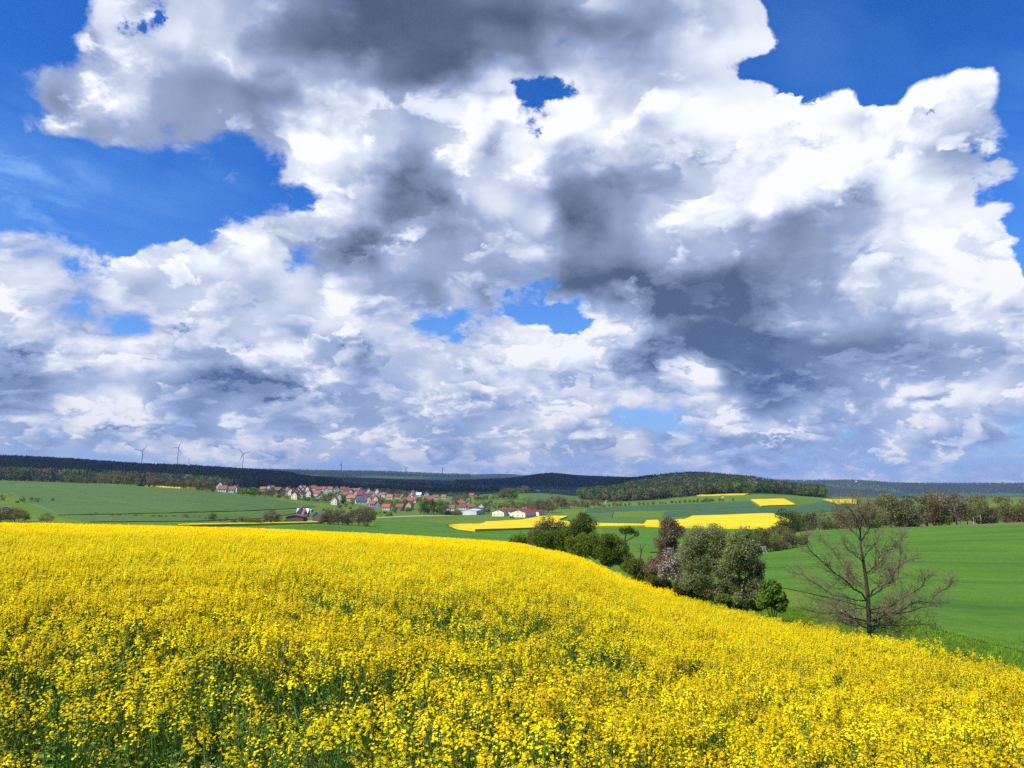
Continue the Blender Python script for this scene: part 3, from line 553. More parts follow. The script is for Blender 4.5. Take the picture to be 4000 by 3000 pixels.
# ------------------------------------------------------------------ the rape field in front
def rape_plant(seed, lod, heads, h=1.2, leafy=False):
    r = np.random.default_rng(seed); q = QB()
    sides = 3 if lod == 0 else 2
    nodes = [(0, 0, 0)]; lean = r.normal(0, 0.05, 2)
    top = h * r.uniform(0.93, 1.06)
    stem = [np.array([lean[0] * t * t, lean[1] * t * t, t * top]) for t in np.linspace(0, 1, 4)]
    if lod <= 1: q.tube(stem, [0.007, 0.006, 0.005, 0.003], sides, 1)
    tips = [stem[-1]]
    for k in range(heads - 1):
        t = r.uniform(0.45, 0.85); b = np.array([lean[0] * t * t, lean[1] * t * t, t * top])
        a = k * 2.4 + r.uniform(-.4, .4); rad = r.uniform(0.07, 0.20)
        e = np.array([b[0] + math.cos(a) * rad, b[1] + math.sin(a) * rad, top * r.uniform(0.84, 1.02)])
        mid = (b + e) / 2 + np.array([math.cos(a), math.sin(a), -0.2]) * rad * 0.25
        if lod <= 1: q.tube([b, mid, e], [0.004, 0.0035, 0.0025], sides, 1)
        tips.append(e)
    for e in tips:
        L = r.uniform(0.07, 0.13); R = r.uniform(0.032, 0.046)
        n = {0: int(r.integers(13, 22)), 1: 17, 2: 11}[lod]
        if leafy: n = max(2, n // 3)
        u = r.uniform(0, 1, n); th = r.uniform(0, 2 * math.pi, n); rr = R * (1.1 - 0.6 * u)
        P = e + np.stack([np.cos(th) * rr, np.sin(th) * rr, -L * 0.65 + u * L], 1)
        N = np.stack([np.cos(th), np.sin(th), 1.5 + u], 1) + r.normal(0, .35, (n, 3))
        if lod == 0:
            N = N / np.linalg.norm(N, axis=1, keepdims=True)
            U = np.cross(N, r.normal(size=(n, 3))); U /= np.linalg.norm(U, axis=1, keepdims=True); V = np.cross(N, U)
            s = r.uniform(0.0070, 0.0098, (n, 1)); w = s * 0.44; lift = N * 0.003
            for A, B in ((U, V), (V, U)):
                q.quads(np.stack([P - A * s - B * w + lift, P - A * s + B * w + lift, P + A * s + B * w + lift, P + A * s - B * w + lift], 1), 0)
            k = 6; th = r.uniform(0, 6.28, k)
            q.cards(e + np.stack([np.cos(th) * .008, np.sin(th) * .008, r.uniform(L * .3, L * .5, k)], 1), r.normal(size=(k, 3)), 0.006, 0.012, 2, r)
            k = 5; th = r.uniform(0, 6.28, k); pr = r.uniform(0.02, 0.035, k)      # young pods below the flowers
            for j in range(k):
                b = e + np.array([0, 0, -L * r.uniform(0.7, 1.6)])
                q.tube([b, b + np.array([math.cos(th[j]) * pr[j], math.sin(th[j]) * pr[j], pr[j] * 0.8])], [0.0015, 0.001], 2, 1)
        else:
            s = {1: 0.0215, 2: 0.040}[lod]
            q.cards(P, N, s * r.uniform(.7, 1.2, n), s * r.uniform(.8, 1.3, n), 0, r)
    nl = {0: 15, 1: 8, 2: 2}[lod] * (2 if leafy else 1)
    if lod <= 1 or leafy:
        t = r.uniform(0.08, 0.72, nl); a = r.uniform(0, 6.28, nl); d = r.uniform(0.04, 0.11, nl)
        P = np.stack([np.cos(a) * d, np.sin(a) * d, t * top], 1); N = np.stack([np.cos(a) * .5, np.sin(a) * .5, np.ones(nl)], 1) + r.normal(0, .35, (nl, 3))
        q.cards(P, N, r.uniform(0.025, 0.05, nl) * (1.2 if leafy else 1), r.uniform(0.08, 0.16, nl), 1, r)
    else:
        q.cards(np.array([[0, 0, top * .55], [0.03, 0.02, top * .72]]), np.array([[1, .3, .4], [-.4, 1, .5]]), 0.07, 0.3, 1, r)
    return q.build('rape_plant', [M['petal'], M['stalk'], M['bud']])
EDGE = [(1100, 9.6), (1024, 12), (960, 14.3), (896, 17), (832, 21.2), (768, 27), (704, 33.5), (640, 42), (602, 50), (576, 58), (556, 66), (546, 74), (538, 84)]
EDGEXY = np.array([(acol(p) * Y, Y) for p, Y in EDGE])[::1]
_ey = EDGEXY[:, 1]; _ex = EDGEXY[:, 0]
def edge_x(y): return np.interp(y, _ey, _ex)
def top_hit(px, py):                                          # where the sight line meets the top of the rape
    a, b = ray(px, py); Y = np.geomspace(2.5, 100, 800)
    t = np.array([near_top(px, y) / y for y in Y]); k = np.nonzero(t >= b)[0]
    y = Y[k[0]] if len(k) else 76.0
    return a * y, y
GAPS = []                                                     # (polyline of field points, width, strength)
for line, w, s in (([(296,581),(340,589),(378,597),(400,601),(440,606)], 1.0, 0.75), ([(508,597),(545,602),(582,607)], 0.8, 0.5), ([(470,618),(560,640),(640,655),(745,668)], 0.8, 0.6),
                   ([(120,640),(200,650),(300,664),(372,672)], 0.45, 0.65), ([(40,612),(120,620),(180,628)], 0.6, 0.5), ([(0,690),(60,697),(150,700),(215,702)], 0.4, 0.6), ([(400,700),(450,712),(520,730)], 0.3, 0.5),
                   ([(568,624),(580,628)], 0.7, 0.8), ([(480,690),(600,720),(700,735)], 0.25, 0.4)):
    GAPS.append((np.array([top_hit(*p) for p in line]), w, s))
from mathutils import noise as mno
def rape_density(X, Y):
    d = np.ones(len(X))
    for pl, w, s in GAPS:
        dist = np.full(len(X), 1e9)
        for a, b in zip(pl[:-1], pl[1:]):
            ab = b - a; tt = np.clip(((X - a[0]) * ab[0] + (Y - a[1]) * ab[1]) / (ab @ ab), 0, 1)
            dist = np.minimum(dist, np.hypot(X - a[0] - tt * ab[0], Y - a[1] - tt * ab[1]))
        wob = np.array([mno.noise((x * .9, y * .9, 3.3)) for x, y in zip(X, Y)]) if len(X) < 60000 else np.zeros(len(X))
        d *= 1 - s * np.exp(-(dist / (w * (1 + 0.6 * wob))) ** 2)
    # thin stand in the near left corner
    d *= 1 - 0.80 * np.clip((7.6 - Y) / 3.4, 0, 1) * np.clip((0.9 - X) / 2.8, 0, 1)
    d *= 1 - 0.35 * np.clip((5.6 - Y) / 2.2, 0, 1)
    return d
def build_rape():
    V = []
    for k in range(7): V.append(rape_plant(100 + k, 0, 6 + k % 3))
    for k in range(3): V.append(rape_plant(130 + k, 0, 4, 0.85, True))
    for k in range(6): V.append(rape_plant(150 + k, 1, 6 + k % 2))
    for k in range(2): V.append(rape_plant(170 + k, 1, 4, 0.85, True))
    for k in range(6): V.append(rape_plant(190 + k, 2, 7))
    bands = [(2.7, 14, 38, (0, 7), (7, 10)), (14, 34, 30, (10, 16), (16, 18)), (34, 84, 21, (18, 24), (16, 18))]
    PP, SS, RR, II = [], [], [], []
    for y0, y1, dens, fl, gr in bands:
        w = 0.72 * y1 + 4
        n = int(dens * (y1 - y0) * 2 * w)
        X = rng.uniform(-w, w, n); Y = rng.uniform(y0, y1, n)
        keep = (np.abs(X) < 0.69 * Y + 2.5) & (X < edge_x(Y) + rng.normal(0, 0.12, n))
        X, Y = X[keep], Y[keep]; n = len(X)
        low = np.array([mno.noise((x * .35, y * .35, 0)) for x, y in zip(X, Y)]); lo2 = np.array([mno.noise((x * 1.3, y * 1.3, 5)) for x, y in zip(X, Y)])
        d = rape_density(X, Y) * np.clip(1.04 + 0.22 * low + 0.16 * lo2, 0.3, 1.2)
        u = rng.uniform(0, 1, n)
        flower = u < d * 0.92
        green = ~flower & (rng.uniform(0, 1, n) < 0.75)
        for msk, kinds, sc in ((flower, fl, (0.88, 1.06)), (green, gr, (0.75, 1.05))):
            x, y = X[msk], Y[msk]; k = len(x)
            S = rng.uniform(sc[0], sc[1], k) * (1 + 0.07 * low[msk])
            S *= 1 - 0.22 * np.clip((5.8 - y) / 2.5, 0, 1) * np.clip((0.5 - x) / 3, 0, 1)
            PP.append(np.stack([x, y, Z(x, y) - 0.02], 1)); SS.append(S)
            RR.append(rng.uniform(0, 6.28, k)); II.append(rng.integers(kinds[0], kinds[1], k))
    P = np.concatenate(PP); print('rape plants', len(P))
    scatter('rape_field', P, np.concatenate(SS), np.concatenate(RR), np.concatenate(II), V, 0.05, 'flowering yellow rape crop filling the foreground slope')
build_rape()
soil_px = [(x, y) for x, y in EDGEXY[::-1]] + [(16, 5), (14, 1.2), (-14, 1.2), (-62, 84)]
drape('field_soil', [(x - (0.25 if k < len(EDGEXY) else 0), y) for k, (x, y) in enumerate(soil_px)], M['soil'], 0.012, step=1.6, skirt=False)

# grass on the bank between the rape and the hedge, and young cereal at the near end of the green field
def tuft(seed, h, n, w):
    r = np.random.default_rng(seed); q = QB()
    for k in range(n):
        a = r.uniform(0, 6.28); b = np.array([math.cos(a), math.sin(a), 0]) * r.uniform(0, w); d = np.array([math.cos(a), math.sin(a), 0]) * r.uniform(.15, .5) * h
        t = b + d + np.array([0, 0, h * r.uniform(.6, 1)]); m = b + d * .35 + np.array([0, 0, h * .5]); s = np.array([-math.sin(a), math.cos(a), 0]) * 0.006 * (1 + h)
        q.quads([[b - s, b + s, m + s * .8, m - s * .8], [m - s * .8, m + s * .8, t + s * .1, t - s * .1]])
    return q.build('grass_tuft', [M['grassblade']])
M['grassblade'] = mat_leaf('grass_blade', (0.115, 0.225, 0.012), (0.180, 0.310, 0.020), 0.35, 0.3)
def build_grass():
    kinds = [tuft(k, 0.19, 12, 0.16) for k in range(4)] + [tuft(9 + k, 0.08, 14, 0.18) for k in range(3)]
    n = 90000
    y = np.exp(rng.uniform(math.log(9), math.log(70), n)); x = edge_x(y) + -0.3 + 8.0 * rng.uniform(0, 1, n) ** 1.8
    keep = (np.abs(x) < 0.69 * y + 2); x, y = x[keep], y[keep]
    d = x - edge_x(y); n = len(x)
    tall = rng.uniform(0, 1, n) < np.clip(0.9 - d / 2.5, 0.03, 1)
    scatter('grass_bank', np.stack([x, y, Z(x, y) - 0.01], 1), rng.uniform(.6, 1.25, n), rng.uniform(0, 6.28, n), np.where(tall, rng.integers(0, 4, n), rng.integers(4, 7, n)), kinds, 0.08, 'rough green grass along the lower edge of the rape field')
build_grass()
# ------------------------------------------------------------------ trees: unit height, copied about
def crown_points(r, lobes, n):
    """points and outward normals in a cluster of rounded lobes (x, y, z, radius, flatten)"""
    w = np.array([l[3] ** 2 for l in lobes]); w /= w.sum()
    I = r.choice(len(lobes), n, p=w); Lb = np.array(lobes)[I]
    D = r.normal(size=(n, 3)); D /= np.linalg.norm(D, axis=1, keepdims=True)
    rad = Lb[:, 3] * r.uniform(0.45, 1.0, n) ** 0.45 * (1 + 0.19 * r.normal(size=n))
    P = Lb[:, :3] + D * rad[:, None] * np.stack([np.ones(n), np.ones(n), Lb[:, 4]], 1)
    return P, D
def make_lobes(r, w, zlo, zhi, k, lr):
    L = []
    for i in range(k):
        z = zlo + (zhi - zlo) * r.uniform(0, 1); t = (z - zlo) / (zhi - zlo)
        e = w * math.sqrt(max(0.05, 1 - (2 * t * 0.92 - 0.75) ** 2 * 0.62)); a = i * 2.4 + r.uniform(-.5, .5); d = e * math.sqrt(r.uniform(0.05, 1)) * 0.80
        L.append((math.cos(a) * d, math.sin(a) * d, z, lr * r.uniform(.7, 1.25), r.uniform(.7, .95)))
    return L
def tree_mesh(seed, w=0.36, zlo=0.30, zhi=0.88, k=14, lr=0.15, n=800, s=0.035, leaf='lf_green', twigs=0.0, bark='bark', spiky=0.0, trunk=0.020, second=None, mix2=0.3):
    r = np.random.default_rng(seed); L = make_lobes(r, w * (1.0 if w < .2 else 1.22), zlo, zhi, k, lr)
    s = s * 1.12; q = QB(); P, D = crown_points(r, L, n)
    N = D * 0.55 + r.normal(0, .6, (n, 3)) + np.array([0, 0, .25])
    sz = s * r.uniform(.6, 1.4, n)
    m2 = (r.uniform(0, 1, n) < mix2) if second else np.zeros(n, bool)
    q.cards(P[~m2], N[~m2], sz[~m2] * .8, sz[~m2] * (1.15 + spiky), 0, r)
    if second: q.cards(P[m2], N[m2], sz[m2] * .8, sz[m2] * 1.1, 1, r)
    q2 = QB()
    zt = zlo + (zhi - zlo) * .75
    q2.tube([(0, 0, -0.03), (0.004, 0.0, zlo * .5), (0, 0.006, zlo), (-.006, 0, zt)], [trunk * 1.25, trunk, trunk * .85, trunk * .2], 6)
    for l in L[:9]:
        b = np.array([0, 0, r.uniform(zlo * .55, zlo + (zhi - zlo) * .4)]); e = np.array(l[:3]); m = (b + e) / 2 + np.array([0, 0, -.02]) + r.normal(0, .012, 3)
        q2.tube([b, m, e], [trunk * .5, trunk * .3, trunk * .1], 4)
    if twigs > 0:
        for j in range(int(twigs)):
            l = L[int(r.integers(0, len(L)))]; b = np.array(l[:3]) + r.normal(0, l[3] * .3, 3); d = r.normal(size=3); d[2] = abs(d[2]) * .8; d /= np.linalg.norm(d)
            e = b + d * l[3] * r.uniform(.6, 1.25); m = (b + e) / 2 + r.normal(0, .01, 3)
            q.tube([b, m, e], [trunk * .13, trunk * .09, trunk * .04], 3, 2 if second else 1)
    mats = [M[leaf]] + ([M[second]] if second else []) + [M[bark]]
    return q2.build('trunk', [M[bark]]), q.build('crown', mats)
def conifer_mesh(seed, w=0.17, n=420, s=0.05, leaf='needle'):
    r = np.random.default_rng(seed); q = QB()
    t = r.uniform(0, 1, n) ** 0.75; z = 0.10 + 0.90 * t; rad = w * (1 - t) ** 0.85 * (1 + 0.28 * np.sin(z * 46 + seed)) * r.uniform(.55, 1.1, n) + 0.004; a = r.uniform(0, 6.28, n)
    P = np.stack([np.cos(a) * rad, np.sin(a) * rad, z], 1); N = np.stack([np.cos(a) * .7, np.sin(a) * .7, np.full(n, .8)], 1) + r.normal(0, .35, (n, 3))
    q.cards(P, N, s * r.uniform(.5, 1, n) * (1.15 - .5 * t), s * r.uniform(.9, 1.6, n) * (1.1 - .45 * t), 0, r)
    q2 = QB(); q2.tube([(0, 0, -.03), (0, 0, .3), (0, 0, .97)], [.017, .013, .003], 5)
    return q2.build('trunk', [M['bark']]), q.build('crown', [M[leaf]])
KIND = {}
def kinds():
    K = KIND
    K['green'] = [tree_mesh(10 + i, .42, .18, .86, 17, .17, 2000, .040, 'lf_green', second='lf_dark', mix2=.2) for i in range(3)]
    K['dark'] = [tree_mesh(20 + i, .40, .16, .86, 17, .17, 2000, .040, 'lf_dark') for i in range(3)]
    K['olive'] = [tree_mesh(30 + i, .42, .16, .88, 18, .16, 1900, .036, 'lf_olive', 60, second='lf_brown', mix2=.25) for i in range(3)]
    K['brown'] = [tree_mesh(40 + i, .46, .15, .88, 22, .15, 1900, .032, 'lf_brown', 130, second='lf_olive', mix2=.25) for i in range(4)]
    K['rust'] = [tree_mesh(50 + i, .48, .20, .88, 20, .15, 1900, .034, 'lf_rust', 90, second='lf_brown', mix2=.4) for i in range(2)]
    K['pale'] = [tree_mesh(60 + i, .48, .14, .86, 16, .18, 1800, .040, 'lf_pale', second='lf_green', mix2=.25) for i in range(2)]
    K['copper'] = [tree_mesh(65, .44, .14, .86, 14, .19, 1700, .044, 'lf_copper')]
    K['lime'] = [tree_mesh(67 + i, .42, .14, .86, 16, .18, 1900, .040, 'lf_lime', second='lf_green', mix2=.4) for i in range(2)]
    K['birch'] = [tree_mesh(70 + i, .34, .34, .90, 15, .15, 1300, .032, 'lf_olive', 50, bark='bark_pale', trunk=.016) for i in range(2)]
    K['bush'] = [tree_mesh(80 + i, .66, .10, .72, 18, .28, 2000, .064, 'lf_green', second='lf_dark', mix2=.35, trunk=.03) for i in range(3)]
    K['brownbush'] = [tree_mesh(85 + i, .70, .10, .72, 20, .27, 2000, .056, 'lf_brown', 110, second='lf_olive', mix2=.4, trunk=.03) for i in range(3)]
    K['darkbush'] = [tree_mesh(90 + i, .66, .10, .72, 18, .28, 2000, .064, 'lf_dark', second='lf_olive', mix2=.3, trunk=.03) for i in range(2)]
    K['bare'] = [tree_mesh(95, .44, .16, .88, 20, .16, 420, .022, 'lf_rust', 520, bark='bark_grey', trunk=.022)]
    K['conifer'] = [conifer_mesh(100 + i) for i in range(3)]
    K['poplar'] = [tree_mesh(110 + i, .13, .16, .92, 12, .10, 700, .030, 'lf_olive', second='lf_green', mix2=.4) for i in range(2)]
kinds()
_kc = {}
def place_tree(kind, loc, h, label, group=None, name='tree', wide=1.0, rz=None):
    v = KIND[kind]; i = _kc.get(kind, 0); _kc[kind] = i + 1
    tm, cm = v[i % len(v)]
    root = empty(name, loc, rng.uniform(0, 6.28) if rz is None else rz); root.scale = (h * wide, h * wide, h)
    tag(root, label, 'bush' if 'bush' in name or name == 'shrub' else 'tree', group)
    obj('trunk', tm, root); obj('crown', cm, root)
    return root
PS = 4000 / 1024.0
def tree_at(X, Y, hpx, kind, label, group=None, ymin=95, ymax=3000, wide=1.0, name='tree', dist=None):
    """X, Y: pixel of the foot on the 4000 px photograph; hpx its height there"""
    p = hit(X / PS, Y / PS, ymin, ymax) if dist is None else on(X / PS, dist)
    h = hpx / PS * p[1] / FPX * 1.02
    return place_tree(kind, p, h, label, group, name, wide)
M['twig'] = plain('twig', (.135, .108, .068), .9, .3, 20., .15)
# ------------------------------------------------------------------ hedge along the lower edge of the rape field
def px3(X, Y, dist):                                           # pixel of the 4000 px photograph -> point, dist metres out
    a, b = ray(X / PS, Y / PS); return np.array([a * dist, dist, b * dist])
def hedge_tree(name, label, dist, lobes, mats, n, s, trunks, mix2=0.3, bark='bark', group='trees and shrubs of the hedge below the rape field', cat='tree', seed=1, depth=0.8, twigs=0, core=0.0):
    r = np.random.default_rng(seed)
    foot = trunks[0][0]; base = on(foot[0] / PS, dist)
    root = empty(name, base); tag(root, label, cat, group)
    Ls = []
    for (X, Y, R) in lobes:
        R3 = R / PS * dist / FPX
        for k in range(3):
            c = px3(X + r.uniform(-.55, .55) * R, Y + r.uniform(-.4, .45) * R, dist + r.uniform(-1, 1) * R3 * depth) - base
            Ls.append((c[0], c[1], c[2], R3 * r.uniform(.7, 1.05), .95))
    q = QB(); n = int(n * 1.5); P, D = crown_points(r, Ls, n); gz = Z(P[:, 0] + base[0], P[:, 1] + base[1]) - base[2]
    k = P[:, 2] > gz + 0.08; P, D = P[k], D[k]; m = len(P)
    N = D * .5 + r.normal(0, .7, (m, 3)) + np.array([0, 0, .2]); sz = s * r.uniform(.55, 1.45, m)
    pick = r.choice(len(mats), m, p=[1 - mix2] + [mix2 / (len(mats) - 1)] * (len(mats) - 1)) if len(mats) > 1 else np.zeros(m, int)
    for j in range(len(mats)):
        w = pick == j; q.cards(P[w], N[w], sz[w] * .62, sz[w] * 1.25, j, r)
    q2 = QB(); tb = len(mats)
    for tr in trunks:
        T = np.array([px3(X, Y, dist + dz) - base for X, Y, dz, _ in [t if len(t) == 4 else (t[0], t[1], 0, t[2]) for t in tr]]); rad = [t[-1] * .72 for t in tr]
        q2.tube(T, rad, 6)
    for j in range(int(twigs)):
        l = Ls[int(r.integers(0, len(Ls)))]; b = np.array(l[:3]) + r.normal(0, l[3] * .35, 3); d = r.normal(size=3); d[2] = abs(d[2]) * 1.2; d /= np.linalg.norm(d)
        e = b + d * l[3] * r.uniform(.5, 1.35); mm = (b + e) / 2 + r.normal(0, .03, 3); q.tube([b, mm, e], [.009, .006, .003], 3, tb)
    obj('trunk', q2.build('trunk', [M[bark]], True), root); obj('crown', q.build('crown', [M[x] for x in mats] + [M['twig']]), root)
    return root
hedge_tree('shrub', 'small light green bush at the far left end of the hedge', 78, [(2005,2112,20),(2030,2104,20),(2052,2112,18),(2025,2125,18)], ['lf_green','lf_lime'], 2600, .11, [[(2028,2135,.05),(2028,2110,.02)]], cat='bush', seed=1, twigs=20)
hedge_tree('tree', 'rusty pink budding tree behind the green bush, left of the apple tree', 68, [(2090,2085,26),(2115,2060,28),(2150,2045,28),(2185,2055,26),(2140,2085,30),(2085,2110,20),(2070,2095,14)], ['lf_rust','lf_brown','lf_green'], 5200, .085, [[(2135,2150,.10),(2132,2110,.08),(2140,2060,.04)]], .45, seed=2, twigs=150)
hedge_tree('shrub', 'broad mid green bush below the rusty pink tree', 64, [(2110,2105,30),(2150,2090,30),(2190,2085,30),(2205,2115,30),(2160,2125,30),(2115,2135,24),(2205,2140,22)], ['lf_green','lf_dark'], 6000, .10, [[(2160,2165,.06),(2160,2110,.03)]], .4, cat='bush', seed=3, twigs=40)
hedge_tree('tree', 'round dark green apple tree rising above the hedge', 63, [(2268,2022,26),(2245,2045,30),(2290,2045,30),(2265,2065,34),(2235,2080,26),(2300,2075,24)], ['lf_dark','lf_green'], 6200, .09, [[(2262,2160,.12),(2258,2110,.10),(2265,2050,.05)]], .3, seed=4, twigs=120)
hedge_tree('shrub', 'yellowish green bush under the dark apple tree', 58, [(2240,2115,28),(2275,2105,28),(2310,2105,28),(2250,2145,28),(2290,2140,30),(2330,2125,26),(2330,2155,24)], ['lf_green','lf_lime','lf_olive'], 6500, .095, [[(2285,2185,.06),(2285,2120,.03)]], .45, cat='bush', seed=5, twigs=50)
hedge_tree('shrub', 'bright green hedge bush left of the gnarled tree', 53, [(2360,2115,26),(2395,2115,26),(2350,2150,28),(2385,2155,30),(2420,2140,26),(2365,2185,24),(2410,2180,26)], ['lf_green','lf_lime','lf_dark'], 6500, .09, [[(2385,2215,.06),(2385,2150,.03)]], .45, cat='bush', seed=6, twigs=50)
hedge_tree('tree', 'gnarled tree with dark ivied trunk and small flat leafy top', 49, [(2450,2066,15),(2432,2072,13),(2470,2074,13),(2488,2083,10),(2440,2145,16),(2452,2180,20),(2445,2205,22),(2470,2195,18)], ['lf_dark','lf_green'], 3000, .075, [[(2445,2235,.13),(2443,2160,.10),(2440,2110,.07),(2450,2072,.03)], [(2443,2130,.06),(2425,2105,.04),(2415,2100,.02)], [(2442,2115,.06),(2470,2100,.04),(2490,2080,.02)]], .3, bark='bark', seed=7, twigs=110)
hedge_tree('shrub', 'low dark green shrub with a dead forked snag, right of the gnarled tree', 47, [(2490,2200,22),(2475,2225,24),(2515,2225,24),(2540,2240,24),(2500,2245,22)], ['lf_dark','lf_olive'], 4200, .08, [[(2490,2250,.09),(2500,2190,.06),(2505,2150,.05),(2500,2125,.02)], [(2503,2160,.04),(2520,2120,.015)], [(2503,2150,.03),(2485,2130,.012)]], .4, cat='bush', seed=8, twigs=60)
hedge_tree('tree', 'tall rusty brown fruit tree with bare twiggy top beside the blossom', 42, [(2600,2040,22),(2630,2045,24),(2590,2070,28),(2640,2075,28),(2610,2100,30),(2580,2130,26),(2625,2130,26),(2560,2190,26),(2545,2220,26),(2590,2170,24),(2655,2070,18)], ['lf_rust','lf_brown','lf_olive'], 9500, .062, [[(2600,2290,.12),(2598,2200,.10),(2605,2110,.07),(2610,2040,.03)]], .45, seed=9, twigs=420)
hedge_tree('tree', 'fruit tree in white blossom between the rusty tree and the big apple tree', 39, [(2610,2165,22),(2640,2185,22),(2590,2215,24),(2630,2225,24),(2665,2150,22),(2640,2250,22),(2665,2215,20),(2600,2245,20)], ['blossom','lf_olive','lf_brown'], 4800, .055, [[(2640,2330,.10),(2640,2250,.08),(2630,2180,.04)]], .62, seed=10, twigs=200)
hedge_tree('shrub', 'dark shaded undergrowth below the white blossom', 36.5, [(2690,2290,22),(2650,2285,20),(2730,2305,24),(2700,2320,24),(2660,2310,20),(2760,2330,22)], ['lf_dark','lf_olive'], 4600, .07, [[(2700,2370,.05),(2700,2310,.02)]], .2, cat='bush', seed=11, twigs=40)
hedge_tree('tree', 'big spreading apple tree with a pale crooked leaning trunk', 34, [(2700,2105,32),(2740,2085,34),(2785,2085,34),(2690,2150,34),(2730,2140,38),(2780,2140,38),(2825,2110,34),(2700,2205,32),(2745,2200,34),(2790,2195,34),(2720,2255,30),(2765,2265,32),(2800,2300,30),(2830,2170,34),(2690,2280,28),(2750,2310,28),(2830,2240,32),(2840,2310,26),(2790,2335,24)], ['lf_pale','lf_olive','lf_green'], 20000, .056, [[(2873,2385,.13),(2872,2340,.12),(2838,2265,.10),(2828,2238,.09),(2800,2215,.07),(2780,2202,.055),(2750,2208,.04),(2715,2225,.018)], [(2846,2282,.08),(2856,2240,.07),(2852,2222,.04)], [(2785,2205,.05),(2772,2185,.03)], [(2800,2215,.05),(2778,2222,.03),(2760,2250,.012)]], .5, bark='bark_grey', seed=12, twigs=380, depth=1.1)
hedge_tree('tree', 'greyish apple tree with upright crooked trunk, right of the big apple tree', 31.5, [(2870,2095,32),(2910,2095,32),(2850,2150,34),(2905,2150,36),(2945,2140,30),(2880,2215,32),(2930,2205,34),(2958,2215,24),(2935,2265,32),(2962,2285,26),(2900,2290,28),(2945,2325,26),(2850,2215,30),(2865,2290,28),(2965,2250,22),(2890,2335,24)], ['lf_pale','lf_olive','lf_green'], 19000, .056, [[(2919,2390,.12),(2916,2345,.11),(2906,2295,.095),(2888,2255,.085),(2882,2225,.08),(2882,2195,.07),(2880,2170,.05),(2888,2140,.03)], [(2881,2185,.04),(2905,2175,.02)], [(2880,2172,.04),(2868,2150,.02)]], .62, bark='bark_grey', seed=13, twigs=380, depth=1.1)
hedge_tree('shrub', 'glossy fresh green shrub with upright stems between the apple trees and the bare tree', 27.5, [(2980,2285,14),(2990,2310,20),(3020,2285,12),(3030,2300,16),(3010,2340,22),(3045,2330,18),(2985,2360,20),(3060,2350,16),(3040,2370,20)], ['lf_green','lf_dark'], 5200, .085, [[(3018,2420,.03),(3010,2340,.02),(2990,2290,.01)], [(3022,2420,.03),(3030,2340,.02),(3028,2290,.01)], [(3026,2420,.025),(3050,2350,.012)], [(3014,2420,.025),(2985,2350,.012)]], .35, cat='bush', seed=14, twigs=60, bark='bark')

hedge_tree('shrub', 'low olive undergrowth below the tall rusty fruit tree', 43, [(2535,2265,22),(2570,2275,22),(2605,2285,22),(2555,2290,20),(2590,2305,20),(2625,2310,18)], ['lf_olive','lf_green','lf_dark'], 4200, .07, [[(2580,2320,.05),(2580,2280,.02)]], .5, cat='bush', seed=21, twigs=60)
hedge_tree('shrub', 'low green undergrowth around the feet of the apple trees', 32.5, [(2840,2345,20),(2870,2355,20),(2900,2365,18),(2940,2360,20),(2965,2365,18),(2810,2340,18)], ['lf_green','lf_dark','lf_olive'], 4200, .07, [[(2890,2385,.04),(2890,2350,.02)]], .5, cat='bush', seed=22, twigs=60)
